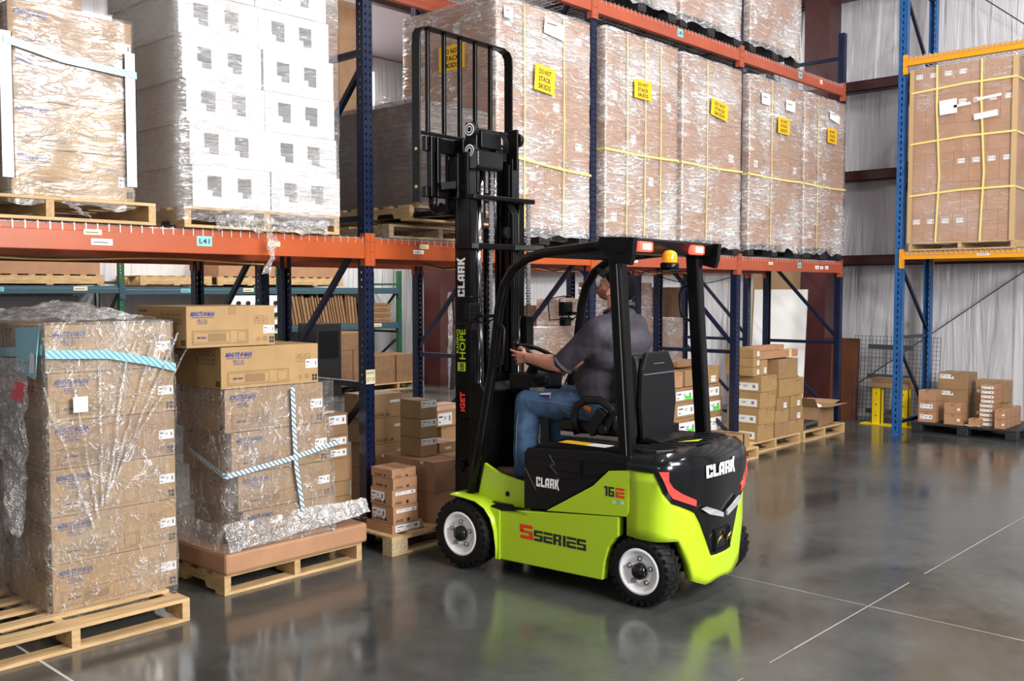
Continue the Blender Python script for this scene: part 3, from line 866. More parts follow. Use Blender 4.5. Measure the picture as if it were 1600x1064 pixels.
def wrap(x0, y0, z0, x1, y1, z1, label, mk='film', seed=1, amp=.010, top=True, sag=0.0, parts=(), res=.07, skirt=.02, name='stretch_wrap', rz=0, org=None, gap=.008, taper=0.0):
    """a thin film hugging a load; world-space box, returned object has its origin at the load's near left corner"""
    x0 -= gap; y0 -= gap; x1 += gap; y1 += gap; z1 += gap
    W_, D_, H_ = x1 - x0, y1 - y0, z1 - z0
    nx = max(4, int(W_ / res)); ny = max(4, int(D_ / res)); nz = max(4, int(H_ / res))
    per = []
    c = .02
    for i in range(nx): per.append((c + (W_ - 2 * c) * i / (nx - 1), 0, 0, -1))
    for i in range(ny): per.append((W_, c + (D_ - 2 * c) * i / (ny - 1), 1, 0))
    for i in range(nx): per.append((W_ - c - (W_ - 2 * c) * i / (nx - 1), D_, 0, 1))
    for i in range(ny): per.append((0, D_ - c - (D_ - 2 * c) * i / (ny - 1), -1, 0))
    vs = []; n = len(per)
    for j_ in range(nz + 1):
        v = j_ / nz
        for (a, b, nx_, ny_) in per:
            q = noise.noise(Vector((a * 5 + seed * 7.3, b * 5, v * H_ * 4))) + .5 * noise.noise(Vector((a * 14 + seed, b * 14, v * H_ * 9)))
            dsp = max(-gap * .6, amp * q)
            zz = v * H_
            if j_ == 0: zz -= skirt * (.5 + .9 * noise.noise(Vector((a * 6 + seed, b * 6, 2))))
            if j_ == nz: zz += amp * .6 * q
            tp = taper * v
            cx, cy = a - W_ / 2, b - D_ / 2
            vs.append((W_ / 2 + cx * (1 - tp) + nx_ * dsp, D_ / 2 + cy * (1 - tp) + ny_ * dsp, zz))
    fs = [(j_ * n + i, j_ * n + (i + 1) % n, (j_ + 1) * n + (i + 1) % n, (j_ + 1) * n + i) for j_ in range(nz) for i in range(n)]
    m = MB(); m.add(vs, fs, 0, True)
    if top:
        gx, gy = max(3, nx // 1), max(3, ny // 1); tv = []
        for a in range(gx + 1):
            for b in range(gy + 1):
                px, py = W_ * a / gx, D_ * b / gy
                edge = min(a, gx - a, b, gy - b)
                q = noise.noise(Vector((px * 6 + seed * 3, py * 6, 5)))
                tv.append((W_ / 2 + (px - W_ / 2) * (1 - taper), D_ / 2 + (py - D_ / 2) * (1 - taper), H_ + (.3 * amp * q if edge == 0 else amp * .8 * q + .003)))
        m.add(tv, [(a * (gy + 1) + b, (a + 1) * (gy + 1) + b, (a + 1) * (gy + 1) + b + 1, a * (gy + 1) + b + 1) for a in range(gx) for b in range(gy)], 0, True)
    o = m.build(name, [M[mk]], None, (x0, y0, z0))
    return tag(o, label, 'plastic wrap')


def band(parent, pts, w, mk='band', name='strap', up=None, th=.0015, label=None):
    """flat ribbon along points in parent's space; width measured along 'up' """
    m = MB(); up = Vector(up or (0, 0, 1))
    P = [Vector(p) for p in pts]
    vs = []
    for p in P: vs += [p - up * w / 2, p + up * w / 2]
    m.add(vs, [(2 * i, 2 * i + 2, 2 * i + 3, 2 * i + 1) for i in range(len(P) - 1)], 0)
    o = m.build(name, [M[mk]], parent)
    md = o.modifiers.new('t', 'SOLIDIFY'); md.thickness = th
    if label: o['label'] = label
    return o


def skid_sign(parent, x, y, z, w, h, rot=0, side='f'):
    g = MB(); c, s = math.cos(rot), math.sin(rot)
    U = Vector((c, 0, s)); V = Vector((-s, 0, c)); o = Vector((x, y, z))
    quad(g, o, U, V, w, h, 0)
    for i, (t, f) in enumerate((('DO NOT', .66), ('STACK', .38), ('SKIDS', .10))):
        stamp(g, t, o + Vector((0, -.0015, 0)) + U * (w * .2) + V * (h * f), U, V, w * .6, h * .2, 1, .02)
    b = g.build('warning_sheet', [M['yellow_paper'], M['black_ink']], parent)
    b['label'] = 'yellow warning sheet under the film'
    return b


def crumple(name, pts_fn, nu, nv, mk, label=None, cat=None, parent=None, amp=.02, seed=0, sc=8):
    vs = []; m = MB()
    for a in range(nu + 1):
        for b in range(nv + 1):
            p = Vector(pts_fn(a / nu, b / nv))
            q = noise.noise_vector(Vector((p.x * sc + seed, p.y * sc, p.z * sc)))
            q2 = noise.noise_vector(Vector((p.x * sc * 3 + seed, p.y * sc * 3, p.z * sc * 3)))
            vs.append(p + q * amp + q2 * amp * .5)
    m.add(vs, [(a * (nv + 1) + b, (a + 1) * (nv + 1) + b, (a + 1) * (nv + 1) + b + 1, a * (nv + 1) + b + 1) for a in range(nu) for b in range(nv)], 0, False)
    o = m.build(name, [M[mk]], parent)
    if label: tag(o, label, cat)
    return o


# ---- near left floor stack ------------------------------------------------
H1 = .245
x1, y1 = 2.005, 5.06
pallet(1.40, 4.80, 0, 1.22, 1.15, 'pale wooden pallet under the nearest wrapped carton stack, left corner', mats=('wood_x', 'wood_x'))
names1 = ['bottom', 'second', 'third', 'fourth', 'fifth', 'top']
for i in range(6):
    carton(x1 - .01 * (i == 5), y1, .127 + i * .2465, .685, .55, .245, 'branded long carton with blue lettering in the nearest wrapped stack, %s layer' % names1[i], mt='carton_tan' if i != 3 else 'carton',
           marks=marks_minute, stick=(('f', .86, .38, .13, .20, 'paper'),), tape=(i == 5))
for i in range(6):
    carton(x1 - .01 * (i == 5), y1 + .56, .127 + i * .2465, .685, .55, .245, 'branded carton in the back row of the nearest wrapped stack, %s layer' % names1[i], mt='carton', marks=marks_minute, tape=(i == 5),
           stick=(('l', .3, .4, .12, .25, 'paper'),))
w1 = wrap(x1 - .012, y1, .11, x1 + .685, y1 + 1.11, 1.607, 'clear stretch film over the nearest carton stack at left', 'film_soft', 3, amp=.014, res=.045, gap=.010, skirt=.05)
ww = x1 - .012 - .010; yy = y1 - .010; zz = .11
band(w1, [(x1 - ww - .02, -.022, 1.35), (x1 - ww + .3, -.026, 1.335), (x1 - ww + .52, -.024, 1.29), (x1 - ww + .68, -.022, 1.245)], .045, 'teal_striped', 'security_tape')
band(w1, [(-.014, 1.1, 1.33), (-.016, .5, 1.34), (-.014, -.01, 1.37)], .05, 'teal_striped', 'security_tape')
tl = crumple('film_tail', lambda u, v: (-.045 - .03 * math.sin(u * 3), .08 + u * .50 * (1 - .55 * v) + .10 * v, 1.33 - v * .92), 14, 30, 'tail', parent=w1, amp=.03, seed=3, sc=8)
crumple('bunched_film', lambda u, v: (.0 + u * .62, .02 + v * 1.05, 1.51 + .075 * math.sin(u * 3.14) * math.sin(v * 3.14) + .015), 18, 26, 'clump', parent=w1, amp=.035, seed=2, sc=9)
for q in range(7):
    xx = x1 - ww + .1 + q * .075
    crumple('film_crease', lambda u, v: (xx + u * .012 - v * .05 * (q - 2) + .07 * (1 - v) * (q - 2), -.020, 1.18 - v * .75 + .05 * q), 1, 16, 'clump', parent=w1, amp=.012, seed=q)
s_ = MB(); s_.add([(-.03, .27, 1.478), (-.03, -.04, 1.488), (-.045, -.03, 1.35), (-.04, .0, 1.225), (-.05, .215, 1.255)], [(0, 1, 2, 3, 4)], 0)
s_.add([(-.052, .045, 1.255), (-.05, -.015, 1.26), (-.05, -.02, 1.355), (-.052, .03, 1.36)], [(0, 1, 2, 3)], 1)
s_.build('routing_slip', [M['slip_blue'], M['paper']], w1)['label'] = 'pale blue folded slip with a barcode sticker'
s_ = MB(); s_.add([(-.06, .255, 1.21), (-.06, .09, 1.20), (-.065, .12, 1.096), (-.065, .28, 1.12)], [(0, 1, 2, 3)], 0)
s_.build('red_tag', M['red_paper'], w1)
s_ = MB(); quad(s_, (x1 - ww + .11, -.030, 1.075 - .11 + .08), (1, 0, 0), (0, 0, 1), .075, .08, 0); s_.build('blank_sticker', M['paper'], w1)

# ---- second floor stack ---------------------------------------------------
x2, y2 = 2.955, 4.985
pallet(2.965, 5.03, 0, 1.03, 1.2, 'pale wooden pallet carrying the leaning carton stack left of the post', mats=('wood', 'wood_x'), rz=R(1.5))
tray = MB(); tray.box(0, 0, 0, 1.06, .98, .13); 
o = tray.build('carton_tray', M['carton_red'], None, (x2 - .005, y2, .128), (0, 0, R(1.5)), bevel=.02); tag(o, 'flat reddish cardboard tray under the leaning carton stack', 'tray')
off = [(.12, .03), (.10, .02), (.055, .015), (.035, .0), (-.015, 0.0), (-.025, .0)]
zz2 = [.262, .487, .712, .957, 1.212]
n2 = ['bottom', 'second', 'third', 'fourth', 'fifth', 'sixth']
hh2 = [.222, .222, .242, .252, .243]
xo = [3.075, 3.045, 3.005, 2.965, 2.945]; wd = [.665, .66, .68, .69, .675]
for i in range(5):
    carton(xo[i], y2 + .015, zz2[i], wd[i], .56, hh2[i], 'branded long carton in the leaning stack left of the post, %s layer' % (n2[i] if i < 4 else 'top full'), mt='carton_tan' if i == 4 else 'carton', marks=marks_minute,
           stick=(('f', .86, .38, .13, .22, 'paper'),) + ((('l', .04, .5, .1, .25, 'paper'),) if i == 4 else ()), tape=(i == 4))
carton(2.735, y2 + .015, 1.458, .575, .58, .235, 'branded carton lying loose on top of the leaning stack', mt='carton_tan', marks=marks_minute, stick=(('f', .86, .30, .13, .20, 'paper'),))
w2 = wrap(2.965, y2 + .015, .26, 3.735, y2 + .575, 1.208, 'clear stretch film round the leaning carton stack', 'film_soft', 8, amp=.012, res=.045, top=False, gap=.012, skirt=.0)
band(w2, [(.455, -.018, .935), (.46, -.02, .7), (.475, -.02, .45), (.53, -.02, .12)], .028, 'striped', 'security_tape', up=(1, 0, 0))
band(w2, [(-.006, .4, .57), (-.014, .0, .46), (.0, -.022, .455), (.4, -.022, .50), (.79, -.022, .565)], .030, 'striped', 'security_tape')
crumple('film_skirt', lambda u, v: (-.02 + u * 1.02, -.02 - .05 * (1 - v) , .02 + .16 * v + .07 * u * (1 - v)), 30, 6, 'clump', parent=w2, amp=.016, seed=4, sc=9)
crumple('film_skirt', lambda u, v: (-.02 - .03 * (1 - v), .55 - u * .57, .02 + .15 * v), 18, 6, 'clump', parent=w2, amp=.016, seed=9, sc=9)
crumple('film_skirt', lambda u, v: (.80 + u * .24, -.01 + v * .5, .15 - .12 * u), 8, 12, 'clump', parent=w2, amp=.016, seed=12, sc=9)

# ---- upper left branded load ---------------------------------------------
ux, uy = 1.955, 5.33
pallet(1.55, 5.31, 2.152, 1.18, 1.05, 'weathered wooden pallet under the branded load on the upper left shelf', mats=('wood', 'wood_x'))
nl = ['bottom', 'second', 'third', 'top']
for i in range(4):
    carton(ux, uy, 2.28 + i * .247, .66, .58, .245, 'branded long carton in the film-wrapped load on the left shelf, %s layer' % nl[i], marks=marks_minute, stick=(('f', .86, .3, .13, .24, 'paper'),), tape=(i == 3), mt='carton_tan' if i < 2 else 'carton')
for i in range(2):
    carton(ux - .12, uy + .35, 3.272 + i * .247, .66, .42, .245, 'branded carton set back on top of the left shelf load, %s one' % ('lower', 'upper')[i], marks=marks_minute, tape=True, mt='carton')
w3 = wrap(ux - .02, uy, 2.26, ux + .66, uy + .6, 3.268, 'clear film and corner boards round the branded load on the left shelf', 'film_light', 5, amp=.012, res=.05, gap=.012, skirt=.05)
w3b = wrap(ux - .12, uy + .35, 3.272, ux + .54, uy + .77, 3.765, 'clear film round the two set-back cartons on the left shelf load', 'film_light', 15, amp=.012, res=.05, gap=.01, skirt=.0)
a0 = ux + .66 - (ux - .02 - .012)
for cx in (a0, a0 - .655):
    e_ = MB(); e_.box(cx - .055, -.016, .10, cx + .006, -.012, .84); e_.box(cx + .002, -.016, .10, cx + .006, .05, .84); e_.build('corner_board', M['white_board'], w3)
band(w3, [(.0, -.02, .80), (a0 - .4, -.02, .745), (a0 + .01, -.02, .72)], .04, 'teal_striped', 'security_tape')
band(w3b, [(-.004, .25, .21), (-.01, -.014, .20), (.3, -.018, .205), (.68, -.014, .215)], .06, 'teal_striped', 'security_tape')
s_ = MB(); quad(s_, (.34, -.022, .20), (1, 0, .1), (-.1, 0, 1), .08, .09, 0); s_.build('blank_sticker', M['paper'], w3b)
crumple('film_tail', lambda u, v: (a0 - .42 + u * .03 + v * .12, -.03, .02 - v * .10), 2, 8, 'clump', parent=w3, amp=.03, seed=8, sc=14)

# ---- white foam load ------------------------------------------------------
fx, fy, fz = 2.965, 5.31, 2.275
pallet(2.90, 5.30, 2.152, 1.12, 1.05, 'wooden pallet under the white foam load', mats=('wood', 'wood_x'))


def foam_block(w, h, d, notch):
    m = MB(); n1, n2_ = notch
    xs = [0, .095, .128, .19, .30, .333, .395, w]; zs = [0, .07, .105, .19, h]
    skip = {(1, 2), (2, 1), (2, 2), (4, 2), (5, 1), (5, 2)}
    for a in range(len(xs) - 1):
        for b in range(len(zs) - 1):
            rec = (a, b) in skip
            y0 = .16 if rec else 0
            m.box(xs[a], y0, zs[b], xs[a + 1], d, zs[b + 1])
    return m


random.seed(11)
fm = foam_block(.53, .249, .84, (0, 0)).mesh('foam_block', [M['foam']])
for r_ in range(6):
    for c in range(2):
        o = bpy.data.objects.new('foam_block', fm); COL.objects.link(o)
        sh = -.016 * r_ + random.uniform(-.006, .006) + (-.012 if r_ == 4 else 0) - (.02 if r_ == 5 else 0)
        o.location = (fx + c * .534 + sh, fy + random.uniform(-.004, .012) , fz + r_ * .2505)
        tag(o, 'white foam packing block with notched slots, %s row up, %s column' % (ORD[r_], ('left', 'right')[c]), 'foam block', 'stacked foam blocks on the shelf')
w4 = wrap(fx - .10, fy, fz - .06, fx + 1.06, fy + .86, fz + 1.50, 'clear stretch film round the white foam load', 'film_foam', 21, amp=.010, res=.06, gap=.012, skirt=.05, taper=.0)
crumple('film_tail', lambda u, v: (.56 + u * .05 + .02 * math.sin(v * 5), -.05, -.06 - v * .28), 3, 14, 'clump', parent=w4, amp=.025, seed=8, sc=16)
crumple('bunched_film', lambda u, v: (.25 + u * .8, -.02, .02 - v * .09), 20, 5, 'clump', parent=w4, amp=.025, seed=18, sc=12)

# ---- big wrapped carton loads --------------------------------------------


def big_load(x, y, z, w, d, h, nc, nr, where, seed, side=True, strap_z=None, sign=None, vstraps=(), sheets=(), mk='film', mt='carton_red', pal='black', extra_side_stick=True, dep=.5, sslope=0.0, kboard=False, edge_box=False):
    if pal == 'black': plastic_pallet(x + .0, y, z - .128, w, d, 'black plastic pallet under the ' + where)
    elif pal == 'wood': pallet(x, y, z - .128, w, d, 'wooden pallet under the ' + where, mats=('wood', 'wood_x'))
    elif pal == 'block': pallet(x, y, z - .128, w, d, 'block pallet under the ' + where, mats=('wood', 'wood_x'), blocks=True)
    cw, chh = w / nc, h / nr
    if not side: dep = .98
    for r_ in range(nr):
        rn = ORD[nr - 1 - r_] + ' row down' if r_ < nr - 1 else 'top row'
        for c in range(nc):
            cnm = ORD[c]
            st = (('f', .35, .3, .28, .22, 'paper'),) if (c + r_ + seed) % 3 == 0 else ()
            if c == 0 and side: st = st + (('l', .12, .25, .14, .3, 'paper'),) if extra_side_stick else st
            carton(x + c * cw, y, z + r_ * chh, cw, dep * d, chh, 'brown carton, %s, %s from left, in the %s' % (rn, cnm, where), mt=mt, tape=False, bev=0, stick=st, marks=simple_tag if (c + r_) % 2 else None)
        if side:
            carton(x, y + dep * d, z + r_ * chh, cw, d * (1 - dep), chh, 'brown carton, %s, behind the corner one, in the %s' % (rn, where), mt=mt, tape=False, bev=0, stick=(('l', .3, .3, .2, .25, 'paper'),))
    wv = wrap(x, y, z - .02, x + w, y + d, z + h, 'clear stretch film round the ' + where, mk, seed, amp=.012, res=.075, gap=.012, skirt=.09)
    zo = z - .02
    if strap_z:
        pts = [(-.006, d * .6, strap_z - zo + .02), (-.008, -.004, strap_z - zo)] + [(w * q / 6, -.020, strap_z - zo - .012 * math.sin(q * .52) + sslope * q / 6) for q in range(1, 7)]
        band(wv, pts, .018, 'band')
    for vx in vstraps: band(wv, [(vx, -.018, 0.01), (vx + .006, -.02, h * .5), (vx, -.018, h)], .010, 'band', up=(1, 0, 0))
    if sign: skid_sign(wv, sign[0] - x, -.024, sign[1] - zo, sign[2], sign[3], sign[4])
    for (sx, sz, sw, sh, rt) in sheets:
        g = MB(); quad(g, (sx - x, -.023, sz - zo), (math.cos(rt), 0, math.sin(rt)), (-math.sin(rt), 0, math.cos(rt)), sw, sh, 0)
        quad(g, (sx - x + sw * .15, -.0242, sz - zo + sh * .6), (1, 0, 0), (0, 0, 1), sw * .5, sh * .08, 1); g.build('packing_slip', [M['paper'], M['ink']], wv)
    if kboard:
        e_ = MB(); e_.box(w - .03, -.014, .0, w + .016, -.010, h); e_.build('corner_board', M['kraft_board'], wv)
    if edge_box:
        e_ = MB(); e_.box(-.016, -.015, .0, .05, -.011, h); e_.build('corner_board', M['kraft_board'], wv)
    return wv


b1 = big_load(5.53, 5.30, 2.29, 1.17, 1.09, 1.77, 4, 6, 'tall load behind the mast', 31, True, 2.86, (5.95, 3.40, .25, .21, -.08), (.31, .80), ((6.07, 3.87, .25, .13, -.1), (5.60, 3.90, .10, .09, 0)), sslope=-.09)
sg = MB(); o = Vector((-.022, .62, 1.28)); U = Vector((0, -1, 0)); V = Vector((0, 0, 1)); quad(sg, o, U, V, .30, .20, 0)
for t_, f in (('DO NOT', .66), ('STACK', .38), ('SKIDS', .10)): stamp(sg, t_, o + Vector((-.0015, 0, 0)) + U * .05 + V * (.2 * f), U, V, .19, .04, 1, .02)
sg.build('warning_sheet', [M['yellow_paper'], M['black_ink']], b1)['label'] = 'yellow warning sheet under the film'
big_load(6.92, 5.30, 2.29, 1.14, 1.09, 1.80, 4, 5, 'load right of the cab-side post', 33, False, 3.03, (7.32, 3.53, .27, .17, 0), (.30, .58, .83))
big_load(8.15, 5.30, 2.29, 1.12, 1.09, 1.79, 3, 5, 'load before the counterweight-side post', 35, False, 3.03, (8.62, 3.55, .33, .17, -.12), (.42,), extra_side_stick=False)
big_load(9.45, 5.30, 2.29, 1.20, 1.09, 1.79, 4, 5, 'load past the counterweight-side post', 37, False, 3.03, (10.03, 3.53, .27, .18, 0), (.45,), ((10.21, 3.80, .22, .12, 0), (9.66, 3.80, .18, .12, 0)), extra_side_stick=False)
big_load(10.73, 5.30, 2.29, 1.08, 1.09, 1.79, 3, 5, 'load at the rack end post', 39, False, 3.03, (11.27, 3.56, .25, .18, 0), (.3,), ((11.32, 3.85, .27, .10, -.15),), extra_side_stick=False)
big_load(6.93, 5.31, 4.47, 1.12, 1.05, 1.1, 3, 3, 'first top level load', 41, False, None, mk='film')
big_load(8.12, 5.31, 4.47, 1.14, 1.05, 1.1, 3, 3, 'second top level load', 43, False, None, mk='film')
big_load(9.46, 5.31, 4.47, 1.14, 1.05, 1.1, 5, 2, 'last top level load', 45, False, None, mk='film')
# grey wrapped load on the forks
plastic = pallet(4.57, 5.22, 2.275, 1.0, 1.05, 'wooden pallet lifted on the truck forks', mats=('wood', 'wood_x'), h=.11)
pallet(4.50, 5.36, 2.153, 1.0, 1.0, 'empty wooden pallet lying on the shelf under the lifted one', mats=('wood_dark', 'wood_dark'), h=.10)
for r_ in range(3):
    for c in range(2):
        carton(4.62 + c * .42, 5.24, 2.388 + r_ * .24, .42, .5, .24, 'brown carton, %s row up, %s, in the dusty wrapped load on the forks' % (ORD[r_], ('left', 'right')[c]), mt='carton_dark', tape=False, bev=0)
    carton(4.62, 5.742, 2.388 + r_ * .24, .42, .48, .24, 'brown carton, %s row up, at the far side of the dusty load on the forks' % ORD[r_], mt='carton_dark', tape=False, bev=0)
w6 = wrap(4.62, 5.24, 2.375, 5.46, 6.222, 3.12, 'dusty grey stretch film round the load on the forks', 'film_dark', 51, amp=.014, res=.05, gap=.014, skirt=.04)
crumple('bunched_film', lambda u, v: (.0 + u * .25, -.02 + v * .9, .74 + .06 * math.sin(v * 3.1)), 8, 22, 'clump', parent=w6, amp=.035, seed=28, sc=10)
e_ = MB(); e_.box(-.004, -.03, .0, .035, -.002, .74); e_.build('torn_corner_board', M['flute'], w6)
# load on the rear row seen between foam and post
for r_ in range(4):
    for c in range(2):
        carton(4.78 + c * .28, 6.66, 2.28 + r_ * .48, .28, .8, .48, 'dark brown tall carton on the rear row behind the foam, %s up, %s' % (ORD[r_], ('left', 'right')[c]), mt='carton_dark', bev=0, tape=False)
plastic_pallet(4.76, 6.64, 2.152, .62, 1.0, 'black plastic pallet on the rear row behind the foam')
for i in range(4):
    tag(MB().box(0, 0, 0, .5, .9, 1.2).build('tall_carton', M['carton_dark'], None, (2.0 + i * .56, 6.7, 2.28), bevel=.004), 'tall brown carton on the rear row above the left shelf, %s from left' % ORD[i], 'box')
plastic_pallet(1.95, 6.66, 2.152, 2.3, 1.0, 'long black plastic pallet on the rear row, left')

# right-hand rack load
rw = 1.17
for r_ in range(5):
    for c in range(4):
        pass
rl_n = 0
LH = 2.08; nr = 6
cw = rw / 6
pallet(12.03, 3.38, 2.262, 1.02, 1.19, 'wooden pallet under the strapped load on the amber rack', mats=('wood', 'wood'), stri_along='x', notch=False, h=.10)
for r_ in range(nr):
    rn = ORD[nr - 1 - r_] + ' row down' if r_ < nr - 1 else 'top row'
    six = r_ in (0, 2, 4, 5)
    n = 7 if six else 4
    for c in range(n):
        hh = LH / nr; ww_ = rw / n
        st = (('l', .25, .62, .5, .16, 'paper'),) if six and ((c < 4) if r_ in (0, 5) else (c >= 3)) else ()
        carton(12.04, 3.395 + (n - 1 - c) * ww_, 2.364 + r_ * hh, .93, ww_, hh, 'brown carton, %s, %s from left, in the strapped load on the amber rack' % (rn, ORD[c]), mt='carton_red', tape=False, bev=.002 if six else 0, stick=st)
w7 = wrap(12.04, 3.395, 2.35, 12.98, 3.395 + rw, 2.364 + LH, 'clear stretch film round the strapped load on the amber rack', 'film_light', 61, amp=.008, res=.06, gap=.012, skirt=.03)
for zz in (.60, 1.22, 1.83):
    band(w7, [(-.022, rw + .01, zz - .03), (-.024, rw * .5, zz + .01), (-.022, .0, zz + .015), (.3, -.02, zz), (.9, -.02, zz)], .022, 'band')
for yy in (.36, .86):
    band(w7, [(-.025, yy, .0), (-.026, yy - .03, .8), (-.025, yy + .015, 1.6), (-.024, yy + .02, LH + .02)], .022, 'band', up=(0, 1, 0))
e_ = MB(); e_.box(-.016, rw - .02, 0, -.012, rw + .03, LH); e_.build('corner_board', M['kraft_board'], w7)
e_ = MB(); e_.box(-.016, -.01, 0, -.012, .05, LH); e_.build('corner_board', M['kraft_board'], w7)
g = MB()
for (yy, zz, sw, sh, rt) in ((.84, 1.50, .20, .17, .05), (.68, 1.57, .19, .03, .1), (.42, 1.62, .26, .03, .1), (.45, 1.40, .26, .07, .1)):
    quad(g, (-.028, yy, zz), (0, -math.cos(rt), math.sin(rt)), (0, math.sin(rt), math.cos(rt)), sw, sh, 0)
g.build('packing_slip', M['paper'], w7)
# ------------------------------------------------------------------ floor level stacks
LB = ('f', .40, .55, .52, .36, 'paper')
# block pallet beside the front wheel
pallet(4.18, 4.97, 0, 1.2, 1.0, 'chipboard block pallet beside the front wheel', blocks=True, h=.13, mats=('wood_x', 'wood_x'))
zz = .131
for i, (hh, nm) in enumerate(((.062, 'bottom flat'), (.123, 'second'), (.117, 'third'), (.074, 'fourth'), (.064, 'top'))):
    hh = hh * 1.0; ex = .05 if i == 0 else (.0 if i < 3 else -.008)
    st = (('f', .10, .12, .8, .76, 'paper'),) if i == 0 else ((('l', .05, .25, .60, .55, 'paper'), ('f', .12, .62, .8, .2, 'paper')) if i < 3 else ())
    if i == 4: st = ()
    carton(4.235 + .004 * (i % 2), 5.03 - .006 * (i % 2), zz, .225 + ex, .235 + ex, hh, 'small brown box on the block pallet by the front wheel, %s one' % nm, mt='carton_red', stick=st, marks=marks_axis if i in (1, 2, 3, 4) else None, tape=(i == 4))
    zz += hh
# two big boxes behind (beside the mast foot)
carton(4.63, 5.04, .131, .50, .55, .215, 'large brown box beside the mast foot, lower one', mt='carton_red', stick=(('l', .05, .82, .05, .14, 'paper'),), tape=True)
carton(4.63, 5.04, .347, .50, .60, .222, 'large brown box beside the mast foot, upper one', mt='carton_red', stick=(('l', .03, .88, .05, .10, 'paper'), ('l', .75, .88, .06, .10, 'paper')), tape=True)
# column of three labelled boxes standing on it
for i in range(3):
    carton(4.70, 5.26, .5705 + i * .138, .165, .23, .137, 'brown box with white top label, column left of the mast foot, %s' % ('lowest', 'middle', 'topmost')[i], mt='carton', stick=(('f', .04, .60, .90, .36, 'paper'),), tape=False)
carton(4.92, 5.30, .5705, .2, .22, .075, 'low brown box with slanted lid between the column and the mast', mt='carton_tan', stick=(('f', .3, .3, .3, .2, 'paper'),))
# second pallet deeper with the logo column
pallet(4.55, 5.74, 0, .7, .55, 'wooden pallet deep under the shelf behind the tall post')
for i in range(5):
    hh = (.14, .135, .20, .20, .185)[i]; z0 = .13 + sum((.14, .135, .20, .20, .185)[:i])
    carton(4.70 - .03 * (i == 3) - .06 * (i == 4), 5.78, z0, .36 - .02 * (i == 4), .3, hh - .001, 'brown box in the column right behind the tall navy post, %s' % ('lowest', 'second', 'third', 'fourth', 'topmost')[i], mt='carton',
           stick=(('f', .62, .62, .3, .10, 'paper'),) if i > 1 else (), marks=marks_ax2 if i > 1 else None, tape=(i == 4))
pallet(5.46, 5.78, 0, 1.0, .9, 'wooden pallet deep under the shelf beyond the mast')
for i in range(3):
    carton(5.50, 5.9, .13 + i * .175, .42, .4, .174, 'plain tan box behind the mast at knee height, %s' % ('lowest', 'middle', 'upper')[i], mt='carton_tan' if i else 'carton', marks=marks_small)
t = carton(5.42, 5.88, .655, .52, .45, .14, 'wide taped box with white stickers topping the stack left of the mast', mt='carton_red', stick=(('l', .2, .45, .25, .4, 'paper'), ('f', .05, .1, .3, .7, 'paper')))
# stack left of the tall post
pallet(3.86, 5.50, 0, .45, .7, 'wooden pallet hidden behind the leaning stack')
zz = .127
for i, hh in enumerate((.105, .10, .105, .165)):
    carton(4.0 + .012 * (i % 2) - (.05 if i == 3 else 0), 5.52, zz, .26 + (.06 if i == 3 else 0), .35, hh - .001, 'plain brown box between leaning stack and tall post, %s' % ('lowest', 'second', 'third', 'fourth')[i], mt='carton'); zz += hh
for c in range(2):
    for i in range(2):
        carton(3.87 + c * .19, 5.50 + .015 * c, zz + i * .083, .185, .3, .082, 'small labelled brown box left of the tall post, %s, %s' % (('left', 'right')[c], ('lower', 'upper')[i]), mt='carton', stick=(('f', .15, .2, .75, .6, 'paper'),))
z5 = zz + .166
carton(3.90, 5.50, z5, .33, .32, .155, 'brown box with a padded envelope on it left of the tall post', mt='carton_dark', stick=(('f', .5, .5, .45, .4, 'paper'),))
ev = crumple('padded_envelope', lambda u, v: (3.84 + u * .26, 5.49 + v * .2, z5 + .162 + .008 * math.sin(u * 9)), 8, 5, 'cream_paper', 'yellow padded envelope lying on a brown box left of the post', 'envelope', amp=.003)
md = ev.modifiers.new('t', 'SOLIDIFY'); md.thickness = .008; md.offset = 1

# ---- right end bay: labelled cartons on pallets ---------------------------
PX = 9.40
pallet(PX, 5.23, 0, 1.2, 1.0, 'wooden pallet under the labelled carton stacks near the end bay', h=.125, mats=('wood', 'wood_x'))
BIG = (('l', .10, .12, .80, .45, 'paper'),)


def lab(i, s): return s % ('bottom', 'second', 'third', 'fourth', 'fifth', 'sixth', 'seventh', 'eighth', 'ninth')[i]


for i in range(4):
    hh = .178
    carton(9.60 + .022 * min(i, 3), 5.235, .127 + i * hh, .355, .40, hh - .001, lab(i, 'tan box with big white end label, column beside the third post, %s layer'), mt='carton_tan', stick=BIG, marks=marks_small)
for i in range(3):
    carton(9.60, 5.30, .84 + i * .1, .15, .35, .099, lab(i, 'small tan box with round sticker on top of the labelled column, %s one'), mt='carton_tan', stick=(('f', .55, .2, .35, .5, 'paper'),))
carton(9.76, 5.30, .84, .16, .3, .17, 'upright tan box beside the three small ones on the labelled column', mt='carton_tan', stick=(('f', .5, .15, .35, .35, 'paper'),))
for i in range(3):
    for c in range(2):
        hh = (.155, .15, .14)[i]; z0 = .127 + (.0, .155, .305)[i]
        carton(9.975 + c * .36 + (.02, .02, .05)[i] * (1 - c * .6), 5.235, z0, .35 - (.0, .03, .06)[i], .38, hh - .001, 'plain tan box right of the labelled column, %s row, %s one' % (('bottom', 'middle', 'third')[i], ('left', 'right')[c]), mt='carton_tan' if (i + c) % 2 else 'carton',
               stick=(('f', .55, .12, .25, .42, 'paper'),) if i == 2 or (i == 1 and c) else ())
carton(10.08, 5.235, .573, .60, .42, .20, 'long tan box lying across the pairs of plain boxes', mt='carton_tan', marks=marks_small)
carton(10.11, 5.26, .775, .46, .40, .225, 'big dull tan box second from the top at the end bay', mt='carton', marks=simple_tag)
